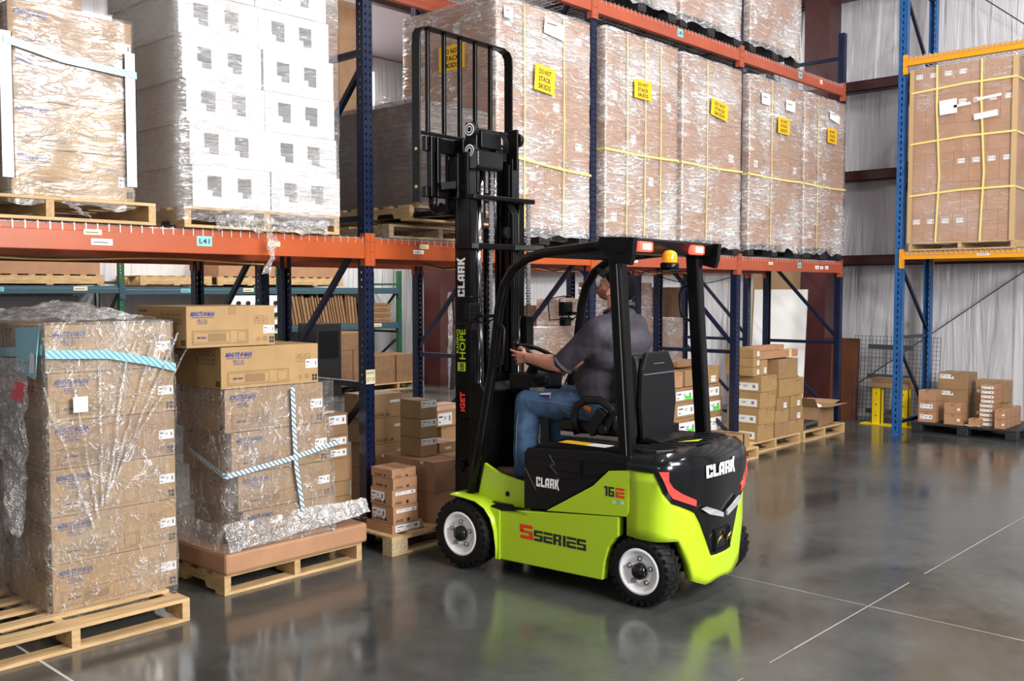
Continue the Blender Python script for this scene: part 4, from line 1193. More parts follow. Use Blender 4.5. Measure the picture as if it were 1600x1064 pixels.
for i in range(2):
    carton(9.765, 5.31 + .14 * i, 1.014 + i * .0, .90 - .07 * i, .13, .085 + .05 * i, ('long flat carton tied with yellow strap, lower of the two on top', 'long flat carton tied with yellow strap, upper of the two on top')[i], mt='carton_red', tape=False)
for q in range(2):
    tag(MB().box(0, -.001, 0, .02, .132, .088).build('strap', M['band'], None, (10.45 + q * .03, 5.309, 1.0135)), 'yellow strap round the lower long flat carton, %s' % ('left', 'right')[q], 'strap')
# end pallet with open box and device
pallet(10.66, 5.22, 0, 1.12, .9, 'pale wooden pallet with the open box at the rack end', h=.125, mats=('wood', 'wood_x'))
t = empty('open_cardboard_box', (11.12, 5.26, .127), R(4), 'open cardboard box with flaps up on the end pallet', 'box')
m = MB(); w_, d_, h_ = .50, .42, .24; q = .006
m.box(0, 0, 0, w_, d_, q); m.box(0, 0, 0, w_, q, h_); m.box(0, d_ - q, 0, w_, d_, h_); m.box(0, 0, 0, q, d_, h_); m.box(w_ - q, 0, 0, w_, d_, h_); m.build('box_body', M['carton'], t)
def flap(a, b, c, d): return MB().add([a, b, c, d], [(0, 1, 2, 3)]).build('flap', M['carton'], t)
for f_ in (flap((0, 0, h_), (0, d_, h_), (-.12, d_, h_ + .12), (-.12, 0, h_ + .12)), flap((w_, 0, h_), (w_, d_, h_), (w_ + .2, d_, h_ + .03), (w_ + .2, 0, h_ + .03)),
           flap((0, d_, h_), (w_, d_, h_), (w_, d_ + .06, h_ + .18), (0, d_ + .06, h_ + .18)), flap((0, 0, h_), (w_, 0, h_), (w_ + .02, -.16, h_ + .02), (-.02, -.16, h_ + .02))):
    f_.modifiers.new('t', 'SOLIDIFY').thickness = .005
crumple('packing_bag', lambda u, v: (11.17 + u * .38, 5.32 + v * .3, .30 + .11 * math.sin(u * 3.1) * math.sin(v * 3.1)), 14, 10, 'paper', 'crumpled white packing inside the open box', 'packing', amp=.03, seed=4, sc=16)
t = empty('rack_device', (10.75, 5.25, .127), R(2), 'dark slim electronic device on the end pallet', 'device')
MB().box(0, .01, 0, .42, .4, .085).build('casing', M['machine'], t, bevel=.004)
MB().box(.0, 0, .004, .42, .012, .082).build('face_plate', M['steel'], t, bevel=.003)
MB().box(.03, -.004, .015, .34, .001, .055).build('panel', M['machine'], t)
MB().box(-.01, .1, .02, .0, .3, .06).build('side_rail', M['steel'], t)
tag(MB().box(0, 0, 0, .10, .10, .30).build('blue_tin', M['teal_paper'], None, (10.72, 5.7, .127), bevel=.006), 'narrow pale blue container behind the slim device', 'container')
t = empty('step_ladder', (11.0, 6.0, 0), 0, 'small aluminium trestle standing behind the end pallet', 'ladder')
for sx in (0, .22):
    MB().bar((sx, 0, 0), (sx, .12, .85), .03, .03).build('leg', M['steel'], t)
    MB().bar((sx, .30, 0), (sx, .16, .85), .03, .03).build('leg', M['steel'], t)
MB().box(-.02, .08, .84, .24, .2, .90).build('top_step', M['steel'], t, bevel=.004)
for q in range(3): MB().box(0, .02 + q * .03, .2 + q * .2, .22, .05 + q * .03, .22 + q * .2).build('rung', M['steel'], t)

# ---- hidden bay behind truck ----------------------------------------------
pallet(8.20, 5.55, 0, 1.1, .95, 'wooden pallet under the labelled boxes seen through the cab', h=.125)
LW = (('f', .30, .15, .62, .62, 'paper'),)
for i in range(3):
    hh = (.225, .165, .150)[i]; z0 = .127 + (0, .225, .39)[i]
    for c in range(2):
        mtc = 'carton'
        o = carton(8.42 - .03 * i + c * .53, 5.58, z0 + .10, .52 - .01, .5, hh - .002, 'brown box with large white label behind the rear guard leg, %s row, %s' % (('bottom', 'middle', 'top')[i], ('left', 'right')[c]), mt=mtc, stick=LW + ((('f', .62, .15, .25, .28, 'green_paper'),) if (i + c) % 2 == 0 else ()), marks=marks_small)
tag(MB().box(0, 0, 0, 1.06, .5, .099).build('flat_carton', M['carton_tan'], None, (8.37, 5.58, .127), bevel=.003), 'flat tan carton on the pallet under the labelled boxes', 'box')
for i, (xx, ww_, hh) in enumerate(((8.30, .32, .16), (8.66, .26, .17), (9.0, .34, .19))):
    carton(xx + .05, 5.60, .77, ww_, .4, hh, 'plain box on the labelled stack seen through the cab, %s' % ('left', 'middle', 'right')[i], mt=('carton_red', 'carton', 'carton_tan')[i], marks=marks_small if i == 0 else None, stick=(('f', .5, .1, .3, .35, 'paper'),) if i == 2 else ())
carton(8.75, 5.72, .965, .5, .3, .06, 'flat dark tan carton topping the stack seen through the cab', mt='carton_dark')
t = empty('taped_flat_carton', (8.62, 5.12, .127), R(3), 'long flat taped carton low beside the third post, striped ends', 'box')
MB().box(0, 0, 0, .66, .38, .14).build('body', M['carton_tan'], t, bevel=.004)
for q in (.1, .16, .5): MB().box(q, -.002, -.001, q + .03, .382, .142).build('strap', M['black_ink'], t)
for q in range(4): MB().box(.56, .05 + q * .085, .1402, .64, .10 + q * .085, .1412).build('tape', M['tape'], t)
pallet(8.60, 5.08, 0, .74, .6, 'wooden pallet under the flat taped carton')
# rear row loads seen past the driver
def rear_stack(x, w, y, tops, rows, cols, desc, seed, mk='carton_red', white=True):
    pallet(x, y - .02, 0, w + .02, .9, 'wooden pallet on the rear floor under the ' + desc)
    hh = (tops - .127) / rows; cw_ = w / cols
    for r_ in range(rows):
        for c in range(cols):
            carton(x + c * cw_, y, .127 + r_ * hh, cw_, .6, hh, 'reddish carton, %s up, %s from left, in the %s' % (ORD[r_], ORD[c], desc), mt=mk, tape=False, bev=0,
                   stick=(('f', .3, .3, .35, .10, 'paper'), ('f', .3, .82, .4, .08, 'ink')) if white else ())
    wrap(x, y, .12, x + w, y + .6, tops, 'clear stretch film round the ' + desc, 'film', seed, res=.1, skirt=.0)


rear_stack(8.62, .60, 7.0, 1.68, 3, 2, 'rear stack at the driver\'s face', 71)
rear_stack(9.40, .72, 7.0, 1.88, 3, 2, 'rear stack at the driver\'s back', 73)
rear_stack(10.20, .62, 7.0, 1.42, 2, 2, 'lower rear stack beside the guard leg', 77)
rear_stack(7.40, .68, 6.8, 1.38, 3, 2, 'rear stack behind the steering wheel', 75)
tag(MB().box(0, 0, 0, 1.2, .05, 1.83).build('board_sheet', M['carton_dark'], None, (11.75, 8.3, 0)), 'large dark brown sheet standing behind the rear row', 'sheet')
tag(MB().box(0, 0, 0, .55, .3, 1.6).build('tall_carton', M['carton_dark'], None, (8.80, 8.0, 0), bevel=.004), 'tall plain brown carton standing beyond the rear row, mast side', 'box')

# ---- end wall things ------------------------------------------------------
o = MB().box(0, 0, 0, .02, .80, 1.80).build('white_panel', M['white_sheet'], None, (12.38, 6.10, 0), (0, R(4), 0)); tag(o, 'tall white sheet panel leaning behind the end bay', 'panel')
o = MB().box(0, 0, 0, .02, .75, 2.3).build('brown_panel', M['brown_panel'], None, (12.9, 6.45, 1.0), (0, R(3), 0)); tag(o, 'tan board behind and above the white sheet panel', 'panel'); o.location.z = 0; o.data.materials[0] = M['carton']
for q in range(3):
    o = MB().box(0, 0, 0, .012, .48, 1.12 - .02 * q).build('hardboard_sheet', M['brown_panel'], None, (12.97 - q * .03 + .1, 5.62 - .0 * q, 0), (0, R(3), 0)); tag(o, 'dark brown hardboard sheet leaning at the end wall, %s from the wall' % ORD[2 - q], 'sheet')
# wire mesh panel
m = MB()
for q in range(24):
    y = q * .05; m.box(-.003, y - .0025, 0, .003, y + .0025, 1.17)
for q in range(21):
    z = q * .058; m.box(-.006, 0, z - .0025, 0, 1.15, z + .0025)
for zz in (.15, .62, 1.02): m.box(-.02, .35, zz - .03, -.008, .95, zz + .03)
o = m.build('mesh_panel', M['wire_dark'], None, (13.0, 4.52, 0.003), (0, R(4), 0)); tag(o, 'dark wire mesh deck panel leaning against the end wall', 'panel')
# yellow guard with board box
t = empty('yellow_stand', (12.75, 4.80, 0), 0, 'bright yellow floor guard stand under the end wall', 'stand')
MB().box(-.05, -.08, 0, .12, .62, .014).build('base_plate', M['safety'], t)
for yy in (.0, .36):
    m = MB(); m.box(0, yy, .014, .008, yy + .13, .50); m.box(0, yy, .014, .09, yy + .01, .50); m.box(0, yy + .12, .014, .09, yy + .13, .50)
    for q in range(3): m.cyl((-.001, yy + .065, .12 + q * .15), (-.003, yy + .065, .12 + q * .15), .009, n=8, mi=1)
    m.build('upright_channel', [M['safety'], M['black_ink']], t)
carton(12.72, 4.80, .501, .2, .50, .065, 'flat brown box lying on the yellow stand, lower', mt='carton')
carton(12.73, 4.81, .567, .2, .47, .06, 'flat brown box lying on the yellow stand, upper', mt='carton_dark')

# ---- black pallet with AXIS-style cartons at right ------------------------
plastic_pallet(12.33, 3.38, 0, 1.0, 1.22, 'long black plastic pallet on the floor under the amber rack', h=.14)
LF = (('l', .12, .3, .72, .42, 'paper'),)


def rc(yr, wy, z, h, x, dx, label, st=(), mt='carton_red', tape=True):
    """carton facing -X; yr = its right (low Y) side"""
    return carton(x, yr, z, dx, wy, h, label, mt=mt, stick=st, tape=tape, marks=None)


zb = .141
for i in range(3):
    rc(4.33, .21, zb + i * .133, .132, 12.38, .22, 'brown labelled box nearest the blue upright, %s of three' % ('bottom', 'middle', 'top')[i], LF if i < 2 else ())
for i in range(3):
    rc(4.06, .36, zb + (.0, .20, .40)[i] + .03 * 0, (.199, .199, .21)[i], 12.72, .36, 'large brown box at the back of the black pallet, %s of three' % ('bottom', 'middle', 'top')[i], (('l', .06, .62, .46, .26, 'paper'),) if i else (), mt='carton')
for i in range(2):
    rc(4.02, .20, zb + i * .13, .129, 12.36, .2, 'brown box with small white tag, second front column, %s' % ('lower', 'upper')[i], (('l', .78, .35, .16, .25, 'paper'),))
for i in range(9):
    rc(3.68 - .01 * (i > 4), .17, zb + i * .0555, .0545, 12.48, .24, lab(i, 'thin brown box with white end label in the nine-high stack, %s'), (('l', .08, .22, .80, .55, 'paper'),))
for i in range(2):
    rc(3.63, .36, zb + i * .27, .265, 12.78, .25, 'tall brown box behind the nine thin ones, %s' % ('lower', 'upper')[i], (('l', .05, .4, .1, .15, 'paper'),), mt='carton')
rc(3.80, .135, zb, .095, 12.36, .15, 'small loose brown box at the front edge of the black pallet')
for c in range(4):
    for i in range(2):
        rc(3.52, .12, zb + i * .115, .114, 12.36 + c * .165, .155, 'brown box in the low double row at the right picture edge, %s deep, %s' % (ORD[c], ('lower', 'upper')[i]), (('l', .72, .35, .2, .2, 'paper'),))
o = crumple('paper_sheet', lambda u, v: (12.345 + v * .1, 3.80 + u * .25, .1445 + .006 * math.sin(u * 12)), 10, 4, 'paper', 'crumpled white paper at the front edge of the black pallet', 'paper', amp=.003)

# ------------------------------------------------------------------ far shelving across the back
YG = 14.15
for i, x in enumerate((6.72, 9.44, 12.14)):
    upright(x, YG, 4.2 if i < 1 else 2.15, .9, 'green shelving frame at the back wall, %s from the left' % ORD[i], hs=(.3, 1.0, 1.9), mt=M['green'])
    MB()
lv = [(1.74, 1.85, 4.0, 6.68), (1.72, 1.83, 6.76, 12.10), (1.07, 1.18, 9.48, 12.10)]
for i, (z0, z1, xa, xb) in enumerate(lv):
    for fc, yy in ((-1, YG - .004), (1, YG + .904)):
        beam(xa, xb, yy, z0, z1, M['slate'], 'slate blue shelf beam at the back wall, %s, %s side' % (('upper left', 'upper long', 'lower')[i], 'near' if fc < 0 else 'far'), face=fc,
             stickers=((.9, .16, .06, .03, 'teal_paper', None), (2.0, .2, .06, .04, 'cream_paper', None)) if fc < 0 else ())
    tag(MB().box(xa, YG + .05, z1 - .02, xb, YG + .85, z1 + .0).build('shelf_board', M['wire_dark']), 'shelf surface on the back wall shelving, ' + ('upper left', 'upper long', 'lower')[i], 'shelf')
for i, (x, w_) in enumerate(((4.9, 1.55), (7.0, 1.2), (8.3, 1.2), (9.6, 1.2))):
    pallet(x, YG + .0, 1.86, w_, .8, 'empty pale pallet on the back shelving, %s from the left' % ORD[i], stri_along='x', notch=False, mats=('wood', 'wood_x'), h=.15)
    if i != 1: tag(MB().box(0, 0, 0, w_ * .95, .8, .5 if i else .35).build('cardboard_box', M['carton_red'], None, (x + .03, YG + .02, 2.012), bevel=.004), 'large reddish carton on the %s pallet of the back shelving' % ORD[i], 'box')
o = MB().box(0, 0, 0, .35, .6, .35).build('yellow_bin', M['safety'], None, (4.45, YG, 1.86), bevel=.02); tag(o, 'yellow bin on the back shelving at the left edge', 'bin')
# leaning flattened cartons on the lower shelf
random.seed(5)
x = 9.75
for i in range(22):
    w_ = random.uniform(.022, .05); hh = random.uniform(.46, .56)
    o = MB().box(0, 0, 0, w_, .75, hh).build('flattened_carton', M['carton'] if i % 3 else M['carton_dark'], None, (x + .0, YG + .03, 1.182), (0, R(-11 if i < 18 else -6), 0))
    tag(o, 'flattened carton standing on the lower back shelf, %s from the left' % ORD[i], 'flat carton', 'flattened cartons standing on the lower back shelf'); x += w_ + .028
for i in range(7):
    tag(MB().box(0, 0, 0, .62, .7, .045).build('flattened_carton', M['carton'] if i % 2 else M['carton_dark'], None, (11.35 + random.uniform(-.03, .03), YG + .05, 1.182 + i * .052)), 'flattened carton in the pile right on the lower back shelf, %s up' % ORD[i], 'flat carton', 'flattened cartons piled on the lower back shelf')
pallet(10.85, 13.4, 0, 1.2, 1.0, 'wooden pallet with brown boxes below the back shelving')
for i in range(4):
    tag(MB().box(0, 0, 0, .46, .7, .62 if i < 2 else .5).build('cardboard_box', M['carton_dark'], None, (10.0 + i * .475 if i < 2 else 10.95 + (i - 2) * .50, 13.45, .128), bevel=.004), 'dark brown box on the floor under the back shelving, %s from left' % ORD[i], 'box')
tag(MB().box(0, 0, 0, .95, .7, .30).build('cardboard_box', M['carton_dark'], None, (9.95, 13.45, .752), bevel=.004), 'wide brown box stacked on the left floor boxes under the back shelving', 'box')
for i in range(8):
    tag(MB().box(0, 0, 0, .55, .7, .05).build('flattened_carton', M['wood_dark'], None, (9.3 + random.uniform(-.03, .03), 13.3, .01 + i * .06)), 'dark flat board in the pile on the floor at the back, %s up' % ORD[i], 'board', 'dark boards piled on the floor at the back')
# machine panel with dials, dark equipment
t = empty('control_cabinet', (8.2, 13.6, 1.08), 0, 'white panel with rows of dark round gauges at the back', 'panel')
MB().box(0, 0, 0, .95, .06, .62).build('plate', M['white_sheet'], t, bevel=.01)
MB().box(.1, .06, -1.08, .85, .4, .3).build('cabinet', M['machine'], t)
for a in range(5):
    for b in range(3):
        m = MB(); m.cyl((.13 + a * .17, -.03, .12 + b * .19), (.13 + a * .17, 0, .12 + b * .19), .035, n=14); m.build('gauge', M['machine'], t)
for i, (x0, y0, ww_, dd, hh) in enumerate(((7.6, 12.6, .55, .5, 1.45), (6.9, 13.0, .5, .5, 1.3), (9.3, 12.9, .5, .5, 1.25))):
    t = empty('machine_cabinet', (x0, y0, 0), 0, 'dark machine cabinet in the shade under the back shelving, %s' % ('middle', 'left', 'right')[i], 'machine')
    MB().box(0, 0, .05, ww_, dd, hh).build('housing', M['machine'], t, bevel=.01)
    MB().box(.04, .04, 0, ww_ - .04, dd - .04, .05).build('plinth', M['steel'], t)
    MB().box(.06, -.004, hh * .55, ww_ - .06, 0, hh * .9).build('access_door', M['steel'] if i == 1 else M['satin'], t)
# grey partition at the far left
o = MB().box(5.0, 14.80, 0, 6.35, 14.98, 1.7).build('grey_partition', M['grey_cloth']); tag(o, 'plain grey partition panel at the back left', 'panel')
# curtain strips and coiled items by the corner column
crumple('hanging_plastic', lambda u, v: (12.2 + u * .12, 12.9, 1.75 - v * 1.74), 3, 20, 'clump', 'long wisp of clear plastic hanging by the dark column at the back', 'plastic sheet', amp=.02)
o = MB().tube([(12.1, 12.7, .0), (12.15, 12.7, .6), (12.25, 12.7, 1.1), (12.5, 12.7, 1.2), (12.7, 12.7, .9)], .04).build('dark_duct', M['machine']); tag(o, 'bent dark duct standing by the column at the back', 'duct')
# ------------------------------------------------------------------ forklift truck (x right, y forward, z up in its own space)
TA = R(3.5)
FT = empty('forklift', (4.437, 3.114, 0), TA, 'lime green and black counterbalance forklift with raised mast in the aisle', 'forklift')


def P(mb, name, mats, parent=None, bevel=0, label=None, fixn=True):
    o = mb.build(name, [M[a] for a in (mats if isinstance(mats, (list, tuple)) else [mats])], parent or FT, bevel=bevel, fixn=fixn and not bevel)
    if label: o['label'] = label
    return o


def wheel(xo, yc, Rr, wd, rr, side, name, nlug=26, steer=0):
    """xo outer face x; side -1 = outer face towards -x"""
    s = -side
    X = lambda a: xo + s * a
    m = MB()
    pr = [(rr - .004, .012), (rr + .012, .002), (Rr - .045, .0), (Rr - .022, .012), (Rr - .012, .035), (Rr - .010, wd - .035), (Rr - .022, wd - .012), (Rr - .045, wd), (rr - .004, wd - .012), (rr - .004, .012)]
    m.lathe([(r_, X(a) - xo) for r_, a in pr], (xo, yc, Rr), 'x', 56)
    for i in range(nlug):
        t0 = 2 * math.pi * i / nlug
        for half in (0, 1):
            t = t0 + half * math.pi / nlug; a0, a1 = (.004, wd * .47) if half == 0 else (wd * .53, wd - .004)
            vs = []
            for (a, dt) in ((a0, .0), (a1, .10 * (1 if half == 0 else -1))):
                for (r_, w_) in ((Rr - .03, .075), (Rr, .06)):
                    if abs(a - .004) < 1e-6 or abs(a - (wd - .004)) < 1e-6: r_ -= .012
                    for sg in (-1, 1):
                        tt = t + dt + sg * w_ * .9
                        vs.append((X(a), yc + r_ * math.cos(tt), Rr + r_ * math.sin(tt)))
            m.add(vs, [(0, 1, 3, 2), (4, 6, 7, 5), (0, 4, 5, 1), (2, 3, 7, 6), (0, 2, 6, 4), (1, 5, 7, 3)])
    ty = P(m, name, 'rubber')
    r = MB()
    pf = [(rr + .004, .006), (rr - .002, .0), (rr - .014, .002), (rr - .020, .016), (rr * .62, .030), (rr * .60, .022), (rr * .36, .022), (rr * .34, .05)]
    r.lathe([(a, X(b) - xo) for a, b in pf], (xo, yc, Rr), 'x', 48)
    rim = P(r, 'rim', 'rim', ty)
    h = MB(); h.lathe([(rr * .36, X(.03) - xo), (rr * .36, X(.004) - xo), (rr * .30, X(-.008) - xo), (0.001, X(-.012) - xo)], (xo, yc, Rr), 'x', 24)
    P(h, 'hub', 'gloss_black', ty)
    for i in range(5):
        a = 2 * math.pi * i / 5 + .3
        p = (X(.022), yc + rr * .56 * math.cos(a), Rr + rr * .56 * math.sin(a))
        b = MB().cyl(p, (X(.004), p[1], p[2]), .011, n=6); b.cyl(p, (X(.016), p[1], p[2]), .016, n=16)
        P(b, 'lug_nut', 'steel', ty)
    return ty


wheel(-.07, 1.328, .228, .18, .137, -1, 'front_wheel')
wheel(1.07, 1.328, .228, .18, .137, 1, 'front_wheel')
wheel(0.0, .035, .205, .15, .128, -1, 'rear_wheel')
wheel(1.0, .035, .205, .15, .128, 1, 'rear_wheel')
P(MB().cyl((.1, 1.328, .228), (.9, 1.328, .228), .06), 'drive_axle', 'machine')
m = MB().box(.16, -.02, .15, .84, .09, .25); m.box(.3, -.1, .22, .7, .16, .34); m.cyl((.15, -.05, .2), (.85, -.05, .2), .02); m.cyl((.14, .0, .205), (.2, .0, .205), .06)
P(m, 'steer_axle', 'machine', bevel=.006)

# chassis sides
side = [(1.075, .10), (.276, .112), (.262, .22), (.235, .31), (.20, .36), (.168, .385), (.168, .497), (.87, .43), (1.15, .40), (1.10, .33), (1.075, .22)]
P(MB().prism(side, 0, .055, 'x'), 'chassis_side', 'lime', bevel=.006)
P(MB().prism(side, .945, 1.0, 'x'), 'chassis_side', 'lime', bevel=.006)
P(MB().box(.055, .30, .13, .945, 1.06, .42), 'chassis_frame', 'machine')
P(MB().box(.055, 1.0, .30, .945, 1.44, .44), 'axle_housing', 'machine')
# cowl lip above the step
for x0, x1_ in ((.075, .10), (.90, .925)):
    P(MB().prism([(.86, .42), (.86, .588), (.98, .60), (1.12, .625), (1.24, .675), (1.27, .56), (1.30, .43)], x0, x1_, 'x'), 'cowl_side', 'lime', bevel=.004)
b = MB(); b.cyl((.0735, 1.045, .50), (.0725, 1.045, .50), .017, n=18); P(b, 'grommet', 'black')
# step treads
for xs in (0.0, .9):
    m = MB(); m.box(xs, .83, .405, xs + .1, 1.14, .424)
    for i in range(11): m.box(xs + .006, .86 + i * .025, .424, xs + .094, .868 + i * .025, .431)
    P(m, 'step_tread', 'satin')
# fenders
for sd in (0, 1):
    m = MB(); path = [(1.41, .475), (1.39, .472), (1.30, .468), (1.20, .455), (1.13, .42), (1.085, .36), (1.065, .28), (1.06, .18), (1.07, .098)]
    n = len(path); xa, xb = (-.072, .10) if sd == 0 else (.90, 1.072)
    vs = []
    for i, (a, b_) in enumerate(path):
        f = max(0, 1 - i / (n - 1)); w0 = (xa if sd == 0 else xb)
        xo = xa + (.055 * (i / (n - 1)) ** 2 if sd == 0 else 0); xi = xb - (.055 * (i / (n - 1)) ** 2 if sd else 0)
        vs += [(xo, a, b_), (xi, a, b_)]
    m.add(vs, [(2 * i, 2 * i + 1, 2 * i + 3, 2 * i + 2) for i in range(n - 1)], 0, True)
    o = P(m, 'fender', 'lime', fixn=False); md = o.modifiers.new('t', 'SOLIDIFY'); md.thickness = .010; md.offset = 0
    md = o.modifiers.new('b', 'BEVEL'); md.width = .003
    m = MB()
    pl = [(1.12, .40), (1.085, .36), (1.066, .28), (1.062, .18), (1.07, .10), (1.12, .10)]
    P(MB().prism([(1.15, .425), (1.10, .37), (1.075, .28), (1.07, .10), (1.04, .10), (1.04, .41)], *((-.012, .0) if sd == 0 else (1.0, 1.012)), 'x'), 'fender_skirt', 'lime', bevel=.003)
# battery hood / side pods
pod = [(.857, .448), (.690, .461), (.35, .656), (.24, .755), (.087, .775), (.087, .85), (.30, .855), (.83, .825), (.857, .79)]
P(MB().prism(pod, .002, .998, 'x'), 'battery_hood', 'satin', bevel=.008)
tp = MB().prism([(.83, .822), (.08, .852), (.09, .875), (.60, .875), (.79, .845)], .05, .95, 'x'); P(tp, 'hood_top', 'satin', bevel=.008)
door = [(.683, .458), (.116, .505), (.100, .53), (.090, .772), (.236, .752), (.345, .652)]
for x0, x1_ in ((-.003, .03), (.97, 1.003)):
    P(MB().prism(door, x0, x1_, 'x'), 'side_door', 'lime', bevel=.004)
m = MB()
for (y0, z0, y1_, z1_) in ((.845, .70, .76, .575), (.66, .80, .62, .745), (.62, .745, .655, .735), (.655, .735, .60, .69)):
    m.bar((-.0005, y0, z0), (-.0005, y1_, z1_), .004, .006)
P(m, 'trim_line', 'wire_dark', fixn=False)  # thin metal bars imitating bevel highlights on the hood side
m = MB()
for (y0, z0, y1_, z1_) in ((.84, .765, .70, .775), (.70, .775, .10, .80), (.42, .79, .42, .70), (.43, .79, .43, .70), (.76, .71, .42, .715), (.42, .70, .25, .735), (.60, .66, .28, .715)):
    m.bar((.001, y0, z0), (.001, y1_, z1_), .006, .004)
P(m, 'panel_crease', 'black', fixn=False)
m = MB(); quad(m, (.03, .62, .8765), (0, -1, 0), (1, 0, 0), .20, .10, 0); quad(m, (.03, .42, .8765), (0, -1, 0), (1, 0, 0), .14, .10, 1)
P(m, 'safety_sticker', ['yellow_paper', 'paper'], fixn=False)
# decals
UY = (0, -1, 0); Z = (0, 0, 1)
m = MB(); stamp_block(m, 'CLARK', (-.0008, .758, .598), UY, Z, .172, .058, 0); P(m, 'side_lettering', 'white_ink', label='white maker lettering on the black hood side', fixn=False)
m = MB(); stamp_block(m, '16', (-.0048, .262, .608), UY, Z, .070, .056, 0); stamp_block(m, 'E', (-.0048, .184, .608), UY, Z, .058, .056, 1)
P(m, 'model_lettering', ['black_ink', 'red_ink'], fixn=False)
m = MB(); stamp(m, 'LI-', (-.0048, .205, .572), UY, Z, .028, .02, 0, .03); stamp(m, 'IO', (-.0048, .175, .572), UY, Z, .024, .02, 1, .03); stamp(m, 'N', (-.0048, .149, .572), UY, Z, .016, .02, 0, .03)
P(m, 'battery_lettering', ['white_ink', 'cyan_ink'], fixn=False)
m = MB()
stamp_block(m, 'S', (-.0012, .880, .262), UY, Z, .098, .088, 1, -.05)
stamp_block(m, 'SERIES', (-.0012, .775, .262), UY, Z, .385, .066, 0)
P(m, 'series_lettering', ['black_ink', 'red_ink'], fixn=False)

# counterweight: columns (x, y, bottom, lime/black boundary)
half = [(0, .112, .40, .775), (0, .03, .392, .775), (0, -.03, .39, .775), (.006, -.065, .39, .773), (.016, -.086, .39, .72), (.028, -.104, .39, .667), (.045, -.123, .39, .635), (.064, -.137, .39, .605), (.11, -.163, .388, .585),
        (.149, -.176, .314, .568), (.190, -.187, .245, .550), (.222, -.192, .142, .534), (.272, -.199, .122, .468), (.335, -.206, .100, .357), (.388, -.210, .10, .262), (.44, -.213, .108, .258), (.5, -.215, .112, .258)]
cols = half + [(1 - x, y, a, b_) for (x, y, a, b_) in reversed(half[:-1])]
nc_ = len(cols)
nrm = []
for i in range(nc_):
    a = cols[max(0, i - 1)]; b_ = cols[min(nc_ - 1, i + 1)]
    d = Vector((b_[0] - a[0], b_[1] - a[1], 0)).normalized(); nrm.append(Vector((d.y, -d.x, 0)))
for q in nrm:
    pass


def cwp(i, z, off=0.0):
    x, y = cols[i][0], cols[i][1]
    # slight swell of the hood, tuck-in at the base
    e = .014 * math.exp(-((z - .74) / .10) ** 2) * (1 if 3 < i < nc_ - 4 else .2) + off
    if z > .80: e -= ((z - .80) / .075) ** 2 * .055
    n = nrm[i]
    if z > .79: z += .028 * max(0, math.sin(math.pi * x)) * min(1, (z - .79) / .08)
    return Vector((x, y, z)) + n * e


m = MB(); R_ = 7
vs = []
for i in range(nc_):
    for j_ in range(R_):
        vs.append(cwp(i, cols[i][2] + (cols[i][3] - cols[i][2]) * j_ / (R_ - 1)))
m.add(vs, [(i * R_ + j_, (i + 1) * R_ + j_, (i + 1) * R_ + j_ + 1, i * R_ + j_ + 1) for i in range(nc_ - 1) for j_ in range(R_ - 1)], 0, True)
o = P(m, 'counterweight', 'lime', fixn=False); md = o.modifiers.new('t', 'SOLIDIFY'); md.thickness = .055; md.offset = -1
cwt = o
P(MB().box(.10, -.12, .42, .90, .10, .78), 'counterweight_core', 'machine')
P(MB().box(.30, -.15, .16, .70, -.02, .42), 'ballast_block', 'machine')
m = MB(); zs_ = [None, .60, .66, .72, .78, .81, .835, .855, .870]; vs = []
for i in range(nc_):
    zl = cols[i][3]
    for j_, z in enumerate(zs_):
        zz_ = zl if j_ == 0 else max(zl + .012 * j_, z) if z < .80 else z
        zz_ = min(zz_, .870) if j_ else zz_
        if zl > .7 and 0 < j_ < 5: zz_ = zl + (.81 - zl) * j_ / 5
        vs.append(cwp(i, zz_, .006))
R_ = len(zs_)
m.add(vs, [(i * R_ + j_, (i + 1) * R_ + j_, (i + 1) * R_ + j_ + 1, i * R_ + j_ + 1) for i in range(nc_ - 1) for j_ in range(R_ - 1)], 0, True)
top = [cwp(i, .870, .006) for i in range(nc_)] + [Vector((1, .14, .872)), Vector((0, .14, .872))]
m.add(top, [tuple(range(len(top)))], 0)
o = P(m, 'rear_cover', 'gloss_black', fixn=False)
# lid with ribs
lid = [(.06, .13), (.05, .05), (.08, -.03), (.17, -.085), (.33, -.115), (.5, -.125), (.67, -.115), (.83, -.085), (.92, -.03), (.95, .05), (.94, .13)]
P(MB().prism(lid, .868, .886, 'z'), 'service_lid', 'satin', bevel=.006)
m = MB()
for q in range(9): m.bar((.12 + q * .09, .10, .888), (.16 + q * .085, -.06 - .02 * math.sin(q / 8 * 3.14), .888), .012, .006)
P(m, 'lid_rib', 'satin', fixn=False)
m = MB(); m.add([(.40, .02, .8925), (.60, -.04, .8925), (.50, -.06, .8925)], [(0, 2, 1)]); m.add([(.45, .12, .8925), (.60, .14, .8925), (.56, .10, .8925)], [(0, 2, 1)])
P(m, 'lime_sticker', 'lime_ink', fixn=False)
P(MB().box(.45, .20, .876, .74, .34, .955), 'storage_tray', 'satin', bevel=.008)
